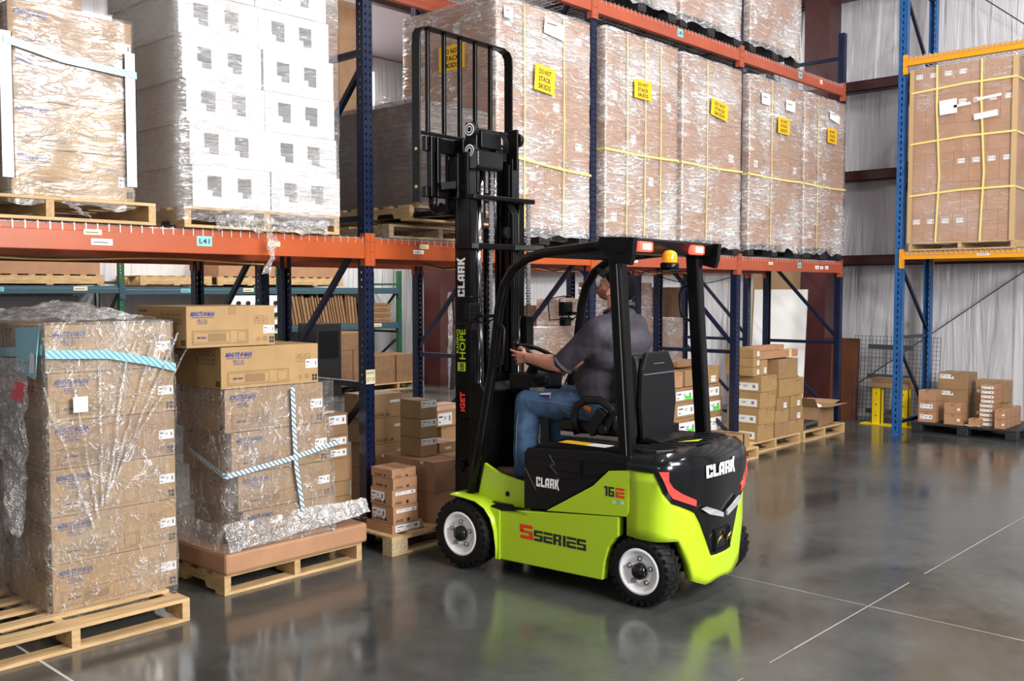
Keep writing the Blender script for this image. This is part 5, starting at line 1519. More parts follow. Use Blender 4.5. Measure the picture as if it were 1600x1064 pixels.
# rear light strips
for flip in (0, 1):
    m = MB(); A = []; B = []
    idx = [3, 4, 5, 6, 7, 8, 9, 10]
    off = .012
    a1, a2 = cwp(3, .795, off), cwp(5, .795, off)
    pts_out = [cwp(4, .785, off), cwp(5, .738, off), cwp(6, .672, off), cwp(7, .636, off), cwp(9, .600, off), cwp(11, .572, off)]
    pts_in = [cwp(6, .785, off), cwp(6, .735, off), cwp(7, .695, off), cwp(8, .660, off), cwp(9, .640, off), cwp(11, .608, off)]
    if flip:
        pts_out = [Vector((1 - p.x, p.y, p.z)) for p in pts_out]; pts_in = [Vector((1 - p.x, p.y, p.z)) for p in pts_in]
    m.add(pts_out + pts_in, [(i, i + 1, 7 + i, 6 + i) for i in range(5)])
    o = P(m, 'tail_light', 'red_refl', fixn=False); md = o.modifiers.new('t', 'SOLIDIFY'); md.thickness = .006; md.offset = 0
m = MB(); yv = -.240
for sx in (1, -1):
    X_ = lambda a: .5 + sx * (a - .5)
    m.add([(X_(.255), -.222, .552), (X_(.32), yv + .008, .515), (X_(.475), yv, .474), (X_(.475), yv, .500), (X_(.40), yv, .528), (X_(.30), -.232, .560)], [(0, 1, 4, 5), (1, 2, 3, 4)])
o = P(m, 'chrome_handle', 'silver', fixn=False, label='silver V-shaped trim'); md = o.modifiers.new('t', 'SOLIDIFY'); md.thickness = .012; md.offset = 0
m = MB(); m.box(.41, -.232, .275, .59, -.222, .285); m.box(.41, -.232, .275, .42, -.222, .40); m.box(.58, -.232, .275, .59, -.222, .40); m.box(.40, -.228, .40, .60, -.222, .405)
P(m, 'tow_recess', 'satin', bevel=.002)
for xx in (.44, .555):
    m = MB().tube([(xx - .02, -.23, .32), (xx - .022, -.245, .35), (xx, -.25, .37), (xx + .02, -.245, .35), (xx + .012, -.23, .325)], .007); P(m, 'tow_hook', 'brass')
# rear maker lettering following the curved cover
m = MB(); g0 = MB(); stamp_block(g0, 'CLARK', (0, 0, 0), (1, 0, 0), Z, 1.0, 1.0, 0)
def cov(xx, zz_):
    for i in range(nc_ - 1):
        if cols[i][0] <= xx <= cols[i + 1][0] + 1e-9 and cols[i + 1][0] > cols[i][0]:
            t_ = (xx - cols[i][0]) / (cols[i + 1][0] - cols[i][0]); return cwp(i, zz_, .012).lerp(cwp(i + 1, zz_, .012), t_)
vs = [cov(.298 + .33 * v[0], .722 + .070 * v[2]) + Vector((0, -.002, 0)) for v in g0.v]
m.add(vs, g0.f); P(m, 'rear_lettering', 'white_ink', fixn=False)

# floor, cowl, pedals
P(MB().box(.10, .84, .53, .90, 1.32, .555), 'floor_plate', 'satin')
P(MB().prism([(1.29, .43), (1.29, 1.12), (1.34, 1.18), (1.42, 1.16), (1.44, .43)], .14, .86, 'x'), 'dash_cowl', 'black', bevel=.01)
for xx in (.60, .72): P(MB().bar((xx, 1.18, .57), (xx, 1.27, .66), .07, .012), 'pedal', 'rubber')
# steering
P(MB().cyl((.46, 1.34, .95), (.46, 1.12, 1.30), .035), 'steering_column', 'black')
c0 = Vector((.46, 1.10, 1.335)); tilt = R(28); pts = []
for i in range(32):
    a = 2 * math.pi * i / 32; pts.append(c0 + Vector((.165 * math.cos(a), .165 * math.sin(a) * math.cos(tilt), .165 * math.sin(a) * math.sin(tilt))))
m = MB(); m.tube(pts, .014, 10, closed=True)
for a in (90, 210, 330):
    a = R(a); m.bar(c0 - Vector((0, 0, .012)), c0 + Vector((.16 * math.cos(a), .16 * math.sin(a) * math.cos(tilt), .16 * math.sin(a) * math.sin(tilt))), .03, .01)
m.cyl(c0 - Vector((0, 0, .03)), c0 + Vector((0, -.008, .012)), .045)
sw = P(m, 'steering_wheel', 'satin', fixn=False)
kb = c0 + Vector((-.12, .115 * math.cos(tilt), .115 * math.sin(tilt)))
m = MB(); m.cyl(kb, kb + Vector((0, -.01, .03)), .008); m.sphere(kb + Vector((0, -.014, .045)), .023); P(m, 'spinner_knob', 'gloss_black', sw, fixn=False)
m = MB(); m.box(.30, 1.02, 1.14, .62, 1.22, 1.24); m.cyl((.34, 1.0, 1.19), (.34, .93, 1.21), .03); P(m, 'control_console', 'satin', bevel=.01)
for q in range(3):
    m = MB(); m.cyl((.74 + q * .05, 1.12, 1.08), (.74 + q * .05, 1.04, 1.24), .006); m.sphere((.74 + q * .05, 1.035, 1.25), .018); P(m, 'hydraulic_lever', 'satin')
m = MB(); m.bar((.30, 1.04, 1.13), (.30, .93, 1.14), .018, .05); P(m, 'key_switch', 'steel')
m = MB(); m.add([(.26, .93, 1.13), (.26, .845, 1.14), (.262, .86, 1.05), (.262, .97, 1.05)], [(0, 1, 2, 3)], 0); m.add([(.2595, .935, 1.12), (.2595, .85, 1.125), (.2615, .865, 1.085), (.2615, .965, 1.08)], [(0, 1, 2, 3)], 1)
P(m, 'hang_tag', ['paper', 'blue_ink'], fixn=False)
m = MB().cyl((.31, .97, .92), (.31, .97, .84), .003); m.box(.300, .965, .80, .32, .975, .86); P(m, 'ignition_key', 'steel', fixn=False)

# seat
P(MB().box(.27, .30, .875, .73, .78, .905), 'seat_rail', 'steel', bevel=.004)
P(MB().prism([(.34, .905), (.34, .97), (.60, .975), (.76, .985), (.80, .965), (.80, .925), (.76, .905)], .26, .74, 'x'), 'seat_cushion', 'vinyl', bevel=.02)
P(MB().prism([(.22, .90), (.205, 1.30), (.215, 1.38), (.245, 1.41), (.28, 1.38), (.325, 1.20), (.345, .93)], .25, .66, 'x'), 'seat_back', 'vinyl', bevel=.03)
bk = MB(); bk.prism([(.28, .90), (.25, 1.10), (.26, 1.32), (.31, 1.415), (.56, 1.415), (.63, 1.32), (.655, 1.10), (.62, .90)], .175, .205, 'y')
P(bk, 'seat_shell', 'satin', bevel=.01)
m = MB().box(.27, .168, 1.285, .62, .176, 1.290); P(m, 'shell_trim', 'steel'); P(MB().box(.38, .170, 1.345, .50, .174, 1.349), 'shell_handle', 'steel')
P(MB().prism([(.08, .885), (.08, .90), (.16, .915), (.22, .90), (.22, .885)], .30, .62, 'x'), 'document_clip', 'satin', bevel=.004)
for xx in (.235, .765):
    pts = [(xx, .62, .90), (xx, .655, .99), (xx, .63, 1.07), (xx, .56, 1.115), (xx, .46, 1.12), (xx, .38, 1.08), (xx, .34, 1.0), (xx, .34, .92)]
    P(MB().tube(pts, .02, 10, flat=(.026, .018)), 'hip_restraint', 'vinyl')
m = MB(); m.bar((.22, .52, .92), (.22, .42, 1.06), .05, .07); m.bar((.22, .40, .95), (.22, .33, 1.07), .03, .03); m.cyl((.2, .42, .95), (.24, .42, .95), .03); P(m, 'seat_belt_reel', 'satin', bevel=.006)

# overhead guard
fl_ = [(1.335, .455), (1.24, .86), (1.155, 1.28), (1.12, 1.50), (1.095, 1.68), (1.055, 1.81), (.985, 1.91), (.88, 1.975), (.75, 2.005), (.5, 2.025), (.22, 2.045)]
for xx in (.055, .945):
    P(MB().tube([(xx, a, b_) for a, b_ in fl_], .03, 12, flat=(.030, .034)), 'front_leg', 'black')
    m = MB(); m.add([(xx - .02, .25, 2.0), (xx - .02, 1.0, 1.93)], [])
    P(MB().bar((xx, .137, .77), (xx, .222, 2.0), .075, .085, up=(0, 1, 0)), 'rear_leg', 'black', bevel=.012)
    s_ = -1 if xx < .5 else 1
    P(MB().bar((xx + s_ * .0385, .122, .80), (xx + s_ * .0385, .200, 1.93), .003, .006, up=(0, 1, 0)), 'leg_groove', 'steel')
    P(MB().box(xx - .045, .09, .755, xx + .045, .22, .775), 'leg_foot', 'black', bevel=.003)
for q in range(7):
    yy_ = .28 + q * .10
    P(MB().bar((.07, yy_, 2.03 - .005 * q), (.93, yy_, 2.03 - .005 * q), .022, .03), 'roof_bar', 'black', bevel=.003)
P(MB().prism([(.175, 1.985), (.135, 1.995), (.105, 2.068), (.12, 2.078), (.30, 2.085), (.30, 2.04)], -.02, 1.04, 'x'), 'rear_header', 'black', bevel=.006)
P(MB().prism([(.10, 1.92), (.08, 1.98), (.07, 2.075), (.30, 2.085), (.33, 2.03), (.22, 1.95)], -.01, .035, 'x'), 'header_gusset', 'black', bevel=.004)
P(MB().prism([(.10, 1.92), (.08, 1.98), (.07, 2.075), (.30, 2.085), (.33, 2.03), (.22, 1.95)], .985, 1.03, 'x'), 'header_gusset', 'black', bevel=.004)
for xx in (.155, .765):
    m = MB(); m.box(xx - .075, .085, 2.0, xx + .075, .125, 2.058, 0)
    l = P(m, 'stop_light', 'lamp_red', bevel=.012)
    P(MB().box(xx - .045, .080, 2.012, xx + .04, .088, 2.046), 'bulb_window', 'lamp_hot', l, bevel=.004)
m = MB(); m.box(.37, .06, 1.898, .51, .16, 1.905); m.box(.43, .13, 1.905, .45, .145, 2.0); bc = P(m, 'beacon_bracket', 'black')
P(MB().lathe([(.0, .0), (.052, .0), (.055, .012), (.055, .034), (.048, .040), (0, .04)], (.44, .105, 1.905), 'z', 24), 'beacon_base', 'black', bc)
P(MB().lathe([(.044, .04), (.045, .05), (.045, .078), (.041, .096), (.029, .108), (.012, .114), (.0005, .1145)], (.44, .105, 1.905), 'z', 24), 'beacon_lens', 'amber', bc, label='amber dome')
# grab handles
def handle(pts, mk='satin'): P(MB().tube(pts, .009, 8), 'grab_handle', mk)
handle([(.935, .245, 1.82), (.93, .295, 1.80), (.93, .315, 1.76), (.93, .305, 1.64), (.93, .275, 1.60), (.935, .215, 1.58)])
handle([(.03, 1.10, 1.56), (.03, 1.05, 1.56), (.03, 1.035, 1.54), (.03, 1.05, 1.32), (.03, 1.08, 1.31), (.03, 1.14, 1.31)])

# lamps on the front legs
for xx, sg in ((.0, -1), (1.0, 1)):
    t_ = P(MB().bar((xx + (-sg) * .05, 1.13, 1.62), (xx, 1.27, 1.62), .02, .02), 'lamp_bracket', 'black')
    m = MB(); m.box(xx - .05, 1.25, 1.60, xx + .05, 1.30, 1.70)
    for q in range(7): m.box(xx - .046, 1.235, 1.612 + q * .012, xx + .046, 1.25, 1.617 + q * .012)
    P(m, 'head_lamp', 'satin', t_, bevel=.004)
    P(MB().tube([(xx - .06, 1.24, 1.58), (xx - .075, 1.36, 1.57), (xx - .07, 1.38, 1.72), (xx - .05, 1.26, 1.74), (xx + .05, 1.26, 1.74), (xx + .07, 1.38, 1.72), (xx + .075, 1.36, 1.57), (xx + .06, 1.24, 1.58)], .005, 6, closed=True), 'lamp_guard', 'black', t_)
    m = MB(); m.box(xx - .035, 1.25, 1.53, xx + .035, 1.30, 1.59, 0); m.box(xx - .03, 1.30, 1.535, xx + .03, 1.306, 1.585, 1); P(m, 'turn_signal', ['satin', 'red_ink'], t_)
    P(MB().tube([(xx, 1.25, 1.60), (xx - sg * .03, 1.2, 1.57), (xx - sg * .05, 1.14, 1.60)], .005, 6), 'lamp_cable', 'black', t_)

# ---- mast (three stage, raised)
MY0, MY1 = 1.48, 1.62
def channel(xo, s, z0, z1, y0, y1_, t=.016, fw=.075):
    m = MB(); a, b_ = sorted((xo, xo + s * t)); m.box(a, y0, z0, b_, y1_, z1)
    a, b_ = sorted((xo, xo + s * fw)); m.box(a, y0, z0, b_, y0 + .02, z1); m.box(a, y1_ - .02, z0, b_, y1_, z1)
    return m
for xo, s in ((.215, 1), (.785, -1)):
    o = P(channel(xo, s, .10, 2.39, MY0, MY1), 'outer_rail', 'black', bevel=.003)
    if s > 0:
        m = MB(); V_ = (0, -1, 0); U_ = (0, 0, 1)
        vx = xo - .0012
        # text runs upward: U = +z, V = +y direction reversed so that letters face -x
        stamp_block(m, 'CLARK', (vx, MY0 + .052, 1.74), (0, 0, 1), (0, 1, 0), .26, .062, 0); P(m, 'mast_lettering', 'white_ink', o, fixn=False)
        m = MB(); stamp(m, 'HOPE', (vx, MY0 + .045, 1.32), (0, 0, 1), (0, 1, 0), .20, .055, 0, .02); stamp(m, 'RAISING', (vx, MY0 + .106, 1.36), (0, 0, 1), (0, 1, 0), .16, .022, 0, .02)
        quad(m, (vx, MY0 + .045, 1.24), (0, 0, 1), (0, 1, 0), .06, .072, 0); stamp_block(m, 'CLARK', (vx - .0008, MY0 + .06, 1.245), (0, 0, 1), (0, 1, 0), .05, .035, 1); P(m, 'campaign_lettering', ['lime_ink', 'black_ink'], o, fixn=False)
        m = MB(); stamp(m, 'iGET', (vx, MY0 + .05, .97), (0, 0, 1), (0, 1, 0), .13, .045, 0, .04); P(m, 'small_lettering', ['red_refl'], o, fixn=False)
for xo, s in ((.236, 1), (.764, -1)):
    P(channel(xo, s, .25, 2.70, MY0 + .03, MY1 + .01), 'middle_rail', 'gloss_black', bevel=.003)
for xo, s in ((.275, 1), (.725, -1)):
    P(channel(xo, s, .9, 2.66, MY0 + .05, MY1 + .04, fw=.05), 'inner_rail', 'black', bevel=.003)
P(MB().prism([(.215, MY0 - .035), (.20, MY0), (.22, MY0 + .03), (.80, MY0 + .03), (.83, MY0 - .06), (.80, MY0 - .085), (.28, MY0 - .05)], 2.385, 2.415, 'z'), 'outer_crosshead', 'black', bevel=.006)
P(MB().prism([(.19, MY0 + .12), (.19, MY0 - .03), (.23, MY0 - .06), (.60, MY0 - .07), (.90, MY0 - .33), (.96, MY0 - .42), (.93, MY0 - .44), (.75, MY0 - .2), (.72, MY0 + .02), (.24, MY0 - .02), (.21, MY0 + .02), (.21, MY0 + .12)], 2.055, 2.095, 'z'), 'mast_brace', 'black', bevel=.005)
P(MB().box(.20, MY0 - .03, .70, .22, MY0 + .10, .92), 'tilt_bracket', 'black', bevel=.006)
for zc in (.50, 1.10): P(MB().box(.23, MY0 + .02, zc, .77, MY0 + .04, zc + .12), 'mast_crossmember', 'black', bevel=.004)
m = MB(); m.cyl((.16, MY0 + .06, .60), (.215, MY0 + .06, .60), .035, n=20); m.cyl((.15, MY0 + .06, .60), (.162, MY0 + .06, .60), .016, n=12); m.bar((.19, MY0 + .06, .60), (.19, MY0 - .10, .575), .03, .04)
P(m, 'mast_pivot', 'black')
m = MB().cyl((.17, MY0 - .08, .577), (.21, MY0 - .08, .577), .014, n=12); P(m, 'pivot_pin', 'steel')
m = MB(); m.prism([(MY0 - .03, 2.58), (MY0 - .045, 2.60), (MY0 - .045, 2.70), (MY0 - .03, 2.712), (MY0 + .06, 2.715), (MY0 + .06, 2.58)], .24, .50, 'x'); P(m, 'cylinder_crosshead', 'gloss_black', bevel=.012)
for xx, z0, z1_, r0, mk in ((.30, .5, 1.6, .032, 'gloss_black'), (.30, 1.6, 2.385, .018, 'chrome'), (.70, .5, 1.6, .032, 'gloss_black'), (.70, 1.6, 2.385, .018, 'chrome')):
    P(MB().cyl((xx, MY0 - .0, z0), (xx, MY0 - .0, z1_), r0, n=18), 'lift_cylinder', mk)
for xx, z0, z1_, r0, mk in ((.42, .6, 2.2, .03, 'gloss_black'), (.36, 2.2, 2.6, .016, 'chrome'), (.50, 2.2, 2.6, .012, 'chrome')):
    P(MB().cyl((xx, MY0 + .03, z0), (xx, MY0 + .03, z1_), r0, n=18), 'free_lift_cylinder', mk)
def chain(x, y, z0, z1_, name='lift_chain'):
    m = MB(); z = z0
    i = 0
    while z < z1_:
        w_ = .014 if i % 2 else .020
        m.box(x - w_, y - .006, z, x + w_, y + .006, z + .016); z += .019; i += 1
    P(m, name, 'steel')
chain(.455, MY0 + .02, 2.0, 2.58); chain(.395, MY0 - .02, 1.2, 2.38); chain(.775, MY0 - .045, 1.60, 2.385)
P(MB().box(.74, MY0 - .06, 1.36, .82, MY0 - .01, 1.60), 'chain_anchor', 'satin', bevel=.006)
for q, xx in enumerate((.60, .625, .65)):
    P(MB().tube([(xx, MY0 + .0, 2.38), (xx + .02, MY0 - .03, 2.30), (xx + .03, MY0 - .03, 1.9), (xx + .03, MY0 - .02, 1.2), (xx + .03, MY0, .6)], .009, 8), 'hydraulic_hose', 'rubber')
P(MB().cyl((.60, MY0 - .01, 2.18), (.60, MY0 + .02, 2.18), .04, n=18), 'hose_pulley', 'satin')
# rollers and carriage
for zz_ in (2.845, 2.705):
    m = MB(); m.lathe([(.0, -.022), (.045, -.022), (.048, -.012), (.048, .012), (.045, .022)], (.265, MY0 + .03, zz_), 'x', 28); r_ = P(m, 'mast_roller', 'satin')
    m = MB(); m.lathe([(.016, -.026), (.024, -.026)], (.265, MY0 + .03, zz_), 'x', 24); m.lathe([(.032, -.0255), (.042, -.0245)], (.265, MY0 + .03, zz_), 'x', 24); P(m, 'roller_ring', 'rim', r_, fixn=False)
P(MB().box(.275, MY0 + .0, 2.62, .295, MY0 + .10, 2.90), 'carriage_arm', 'black', bevel=.006)
P(MB().box(.705, MY0 + .0, 2.62, .725, MY0 + .10, 2.90), 'carriage_arm', 'black', bevel=.006)
m = MB(); m.cyl((.725, MY0 + .03, 2.83), (.76, MY0 + .03, 2.83), .048, n=24); P(m, 'mast_roller', 'satin')
m = MB(); m.box(.35, MY0 + .02, 2.74, .56, MY0 + .09, 2.85); m.cyl((.33, MY0 + .05, 2.86), (.66, MY0 + .05, 2.86), .012); P(m, 'carriage_block', 'satin', bevel=.006)
for q in range(3): P(MB().tube([(.52 + q * .02, MY0 + .0, 2.86), (.535 + q * .02, MY0 - .02, 2.80), (.55 + q * .02, MY0 - .01, 2.72)], .007, 6), 'carriage_hose', 'rubber')
YB = 1.76
for z0, z1_ in ((2.70, 2.80), (2.40, 2.47)):
    P(MB().box(.03, YB - .055, z0, .97, YB - .015, z1_), 'carriage_bar', 'black', bevel=.006)
for xx in (.06, .12, .90):
    P(MB().box(xx, YB - .075, 2.40, xx + .035, YB - .03, 2.80), 'carriage_plate', 'black', bevel=.005)
for xx in (.31, .66): P(MB().box(xx, MY1 + .01, 2.42, xx + .03, YB - .05, 2.80), 'carriage_bracket', 'black', bevel=.004)
P(MB().bar((.12, YB - .09, 2.47), (.30, YB - .12, 2.50), .05, .05), 'side_shift_cylinder', 'satin', bevel=.004)
for xx in (.34, .64):
    m = MB(); m.box(xx - .045, YB - .01, 2.30, xx + .045, YB + .025, 2.80); P(m, 'fork_shank', 'black', bevel=.006)
    m = MB(); m.prism([(YB - .01, 2.296), (YB - .01, 2.335), (YB + 1.0, 2.315), (YB + 1.0, 2.300)], xx - .045, xx + .045, 'x'); P(m, 'fork_blade', 'black', bevel=.003)
m = MB(); m.tube([(.10, YB - .05, 2.40), (.105, YB - .045, 2.345), (.14, YB - .03, 2.32), (.2, YB - .02, 2.32), (.22, YB - .03, 2.36)], .03, 10); P(m, 'fork_heel_hook', 'black')
# load backrest
YR = 1.80
def sbar(x0, z0, x1_, z1_, w_=.022, dd=.03, name='backrest_bar'): P(MB().bar((x0, YR, z0), (x1_, YR, z1_), w_, dd, up=(0, 1, 0)), name, 'black', bevel=.004)
fr = []
m = MB()
path = [(.03, 2.37), (.03, 3.42), (.035, 3.48), (.06, 3.515), (.11, 3.53), (.90, 3.53), (.955, 3.515), (.985, 3.48), (.99, 3.42), (.99, 2.80)]
vs = []
for i, (a, b_) in enumerate(path):
    p_ = Vector(path[max(0, i - 1)]); n_ = Vector(path[min(len(path) - 1, i + 1)]); d = (n_ - p_).normalized(); q_ = Vector((-d.y, d.x)) * .006
    for sgn in (1, -1):
        for yy_ in (YR - .045, YR + .03): vs.append((a + q_.x * sgn, yy_, b_ + q_.y * sgn))
n = len(path); fs = []
for i in range(n - 1):
    a, b_ = i * 4, (i + 1) * 4
    fs += [(a, a + 1, b_ + 1, b_), (a + 2, b_ + 2, b_ + 3, a + 3), (a, b_, b_ + 2, a + 2), (a + 1, a + 3, b_ + 3, b_ + 1)]
fs += [(0, 2, 3, 1), (4 * n - 4, 4 * n - 3, 4 * n - 1, 4 * n - 2)]
m.add(vs, fs); P(m, 'backrest_frame', 'black', bevel=.003)
for xx in (.145, .305, .465, .625, .79): sbar(xx, 2.83, xx, 3.525)
sbar(.04, 2.835, .985, 2.835, name='backrest_rail')
for zz_ in (2.47, 2.72): P(MB().cyl((.02, YR - .01, zz_), (.026, YR - .01, zz_), .011, n=10), 'backrest_bolt', 'brass')
# ------------------------------------------------------------------ driver (same space as the truck)
DY = .055   # torso forward offset


def cap2(mb, p0, r0, p1, r1, n=16):
    """closed tapered capsule"""
    p0 = Vector(p0); p1 = Vector(p1); d = (p1 - p0); L = d.length; d.normalize()
    u = Vector((0, 0, 1)) if abs(d.z) < .9 else Vector((1, 0, 0)); a = d.cross(u).normalized(); b = d.cross(a)
    rings = []
    for k in range(1, 6):
        t = math.pi / 2 * k / 5; rings.append((-r0 * math.cos(t), r0 * math.sin(t)))
    for k in range(5):
        t = math.pi / 2 * k / 5; rings.append((L + r1 * math.sin(t), r1 * math.cos(t)))
    vs = [p0 - d * r0]
    for (h, r) in rings:
        for i in range(n):
            t = 2 * math.pi * i / n; vs.append(p0 + d * h + a * (r * math.cos(t)) + b * (r * math.sin(t)))
    vs.append(p1 + d * r1); e = len(vs) - 1; k = len(rings)
    fs = [(0, 1 + (i + 1) % n, 1 + i) for i in range(n)]
    for j_ in range(k - 1):
        for i in range(n): fs.append((1 + j_ * n + i, 1 + j_ * n + (i + 1) % n, 1 + (j_ + 1) * n + (i + 1) % n, 1 + (j_ + 1) * n + i))
    fs += [(1 + (k - 1) * n + i, 1 + (k - 1) * n + (i + 1) % n, e) for i in range(n)]
    mb.add(vs, fs, 0, True)


def ell(mb, c, r, T=None, rot=None, n=20, m=12):
    c = Vector(c); vs = []; Rm = Matrix.Identity(3) if rot is None else Euler(rot).to_matrix()
    for j_ in range(m + 1):
        ph = math.pi * j_ / m
        for i in range(n):
            t = 2 * math.pi * i / n
            p = c + Rm @ Vector((r[0] * math.sin(ph) * math.cos(t), r[1] * math.sin(ph) * math.sin(t), r[2] * math.cos(ph)))
            vs.append(T @ p if T is not None else p)
    fs = [(j_ * n + i, (j_ + 1) * n + i, (j_ + 1) * n + (i + 1) % n, j_ * n + (i + 1) % n) for j_ in range(m) for i in range(n)]
    mb.add(vs, fs, 0, True)


def skin(mb, name, mk, voxel, smooth, parent=None, disp=None):
    o = mb.build(name, [M[mk]], parent, fixn=True)
    r = o.modifiers.new('remesh', 'REMESH'); r.mode = 'VOXEL'; r.voxel_size = voxel; r.use_smooth_shade = True
    if smooth:
        s = o.modifiers.new('smooth', 'SMOOTH'); s.iterations = smooth; s.factor = .5
    if disp:
        for (sz, st) in disp:
            tx = bpy.data.textures.new(name + '_folds', 'CLOUDS'); tx.noise_scale = sz; tx.noise_depth = 2
            d = o.modifiers.new('folds', 'DISPLACE'); d.texture = tx; d.strength = st; d.mid_level = .5; d.texture_coords = 'LOCAL'
    return o


HT = Matrix.Translation((.5, .525, 1.795)) @ Matrix.Rotation(R(40), 4, 'X') @ Matrix.Rotation(R(4), 4, 'Z')
b = MB()
# torso (kept inside the shirt)
ell(b, (.48, .50, 1.06), (.17, .15, .13)); ell(b, (.48, .53, 1.20), (.17, .16, .17)); ell(b, (.48, .49, 1.42), (.19, .13, .18))
cap2(b, (.32, .49, 1.54), .06, (.65, .49, 1.54), .06)
cap2(b, (.49, .48, 1.58), .070, (.5, .515, 1.74), .064)
# head in its own tilted frame
H = lambda mb_, c, r, rot=None: ell(mb_, c, r, HT, rot)
H(b, (0, -.012, .035), (.078, .098, .088)); H(b, (0, .022, -.02), (.064, .066, .085)); H(b, (0, .045, -.072), (.046, .044, .034)); H(b, (0, -.03, -.03), (.06, .06, .07))
H(b, (0, .062, .028), (.055, .024, .016)); H(b, (0, .092, -.018), (.015, .018, .024)); H(b, (0, .105, -.028), (.014, .012, .012)); H(b, (.012, .094, -.032), (.009, .010, .008)); H(b, (-.012, .094, -.032), (.009, .010, .008))
H(b, (.032, .068, -.012), (.022, .020, .018)); H(b, (-.032, .068, -.012), (.022, .020, .018))
H(b, (0, .086, -.055), (.024, .010, .007)); H(b, (0, .084, -.066), (.020, .010, .007)); H(b, (0, .082, -.092), (.022, .016, .016))
for s in (-1, 1): H(b, (s * .077, -.012, -.01), (.010, .019, .031), (0, 0, s * .3)); H(b, (s * .080, -.010, -.030), (.008, .012, .014))
# arms
SL, EL, WL = Vector((.275, .505, 1.535)), Vector((.205, .72, 1.325)), Vector((.25, 1.02, 1.352))
SR, ER, WR = Vector((.685, .50, 1.535)), Vector((.78, .73, 1.29)), Vector((.73, .98, 1.26))
for S_, E_, W_ in ((SL, EL, WL), (SR, ER, WR)):
    cap2(b, S_, .062, E_, .050); mid = E_.lerp(W_, .3); cap2(b, E_, .050, mid, .052); cap2(b, mid, .052, W_, .031)
# legs inside the jeans
for s in (-1, 1):
    hp = Vector((.49 + s * .09, .53, 1.05)); kn = Vector((.49 + s * .17, 1.07, 1.065)); an = Vector((.49 + s * .195, 1.09, .66))
    cap2(b, hp, .085, kn, .06); cap2(b, kn, .06, kn.lerp(an, .35), .058); cap2(b, kn.lerp(an, .35), .058, an, .042)
# hands: palm + thumb + four fingers


def hand(mb, W_, ydir, up, inn, curl, spread, sc=1.0):
    """W_ wrist; ydir along the hand; up across the knuckles (towards index); inn = palm side"""
    y, u, p = Vector(ydir).normalized(), Vector(up).normalized(), Vector(inn).normalized()
    pc = W_ + y * .045 * sc
    for k in (-1.5, -.5, .5, 1.5): cap2(mb, W_ + u * (k * .010), .017 * sc, W_ + y * .085 * sc + u * (k * .0195), .0135 * sc, 10)
    ln = (.078, .083, .076, .060)
    for i, k in enumerate((1.5, .5, -.5, -1.5)):
        root = W_ + y * .085 * sc + u * (k * .0195); a = root
        seg = (ln[i] * .45, ln[i] * .32, ln[i] * .26); ang = 0.1; rr = .0100 - .0008 * i * .6
        for q, L in enumerate(seg):
            ang += curl[i] * (.55, .8, .6)[q]
            d = (y * math.cos(ang) + p * math.sin(ang) + u * (k * spread)).normalized()
            e = a + d * L * sc; cap2(mb, a, rr * (1.02 - q * .09), e, rr * (.94 - q * .09), 10); a = e
    # thumb from the side of the palm near its base
    a = W_ + y * .028 * sc + u * .022 * sc + p * .010
    for L, d in ((.040, y * .55 + u * .75 + p * .35), (.032, y * .85 + u * .35 + p * .35), (.026, y * .95 + u * .05 + p * .30)):
        e = a + d.normalized() * L * sc; cap2(mb, a, .0125, e, .0108, 10); a = e


hand(b, WL, (.06, 1, -.02), (-.10, .10, 1), (1, 0, -.15), (.12, .26, .40, .52), .18)
hand(b, WR, (-.2, 1, -.12), (-1, -.2, .1), (0, -.1, -1), (.7, .8, .8, .8), .03)
BODY = skin(b, 'person', 'skin', .0048, 3)
BODY.location = (4.437, 3.114, 0); BODY.rotation_euler = (0, 0, TA)
tag(BODY, 'seated person in black cap, charcoal polo and jeans, driving the forklift and looking up', 'person')

# shirt
s = MB()
ell(s, (.48, .545, 1.13), (.215, .205, .12)); ell(s, (.48, .565, 1.22), (.215, .215, .16)); ell(s, (.48, .50, 1.40), (.23, .19, .18)); ell(s, (.48, .455, 1.47), (.225, .165, .14))
cap2(s, (.32, .49, 1.55), .090, (.64, .485, 1.55), .090); ell(s, (.49, .475, 1.625), (.115, .095, .060))
for S_, E_ in ((SL, EL), (SR, ER)):
    mid = S_.lerp(E_, .92); cap2(s, S_, .088, mid, .068)
SH = skin(s, 'shirt', 'shirt', .010, 8, BODY, ((.16, .016), (.06, .006)))
c = MB(); c.tube([(.49 + .088 * math.cos(a), .49 + .088 * math.sin(a), 1.668 - .030 * math.sin(a)) for a in [i * math.pi / 12 for i in range(24)]], .016, 8, closed=True, flat=(.013, .012)); c.build('collar', M['shirt'], BODY, fixn=True)
# sleeve hem ring
for S_, E_ in ((SL, EL), (SR, ER)):
    d = (E_ - S_).normalized(); cc = S_.lerp(E_, .97); u = d.cross(Vector((1, 0, 0))).normalized(); v = d.cross(u)
    h = MB(); h.tube([cc + u * (.070 * math.cos(t)) + v * (.070 * math.sin(t)) for t in [i * math.pi / 12 for i in range(24)]], .006, 8, closed=True, flat=(.004, .012)); h.build('sleeve_hem', M['shirt'], BODY, fixn=True)
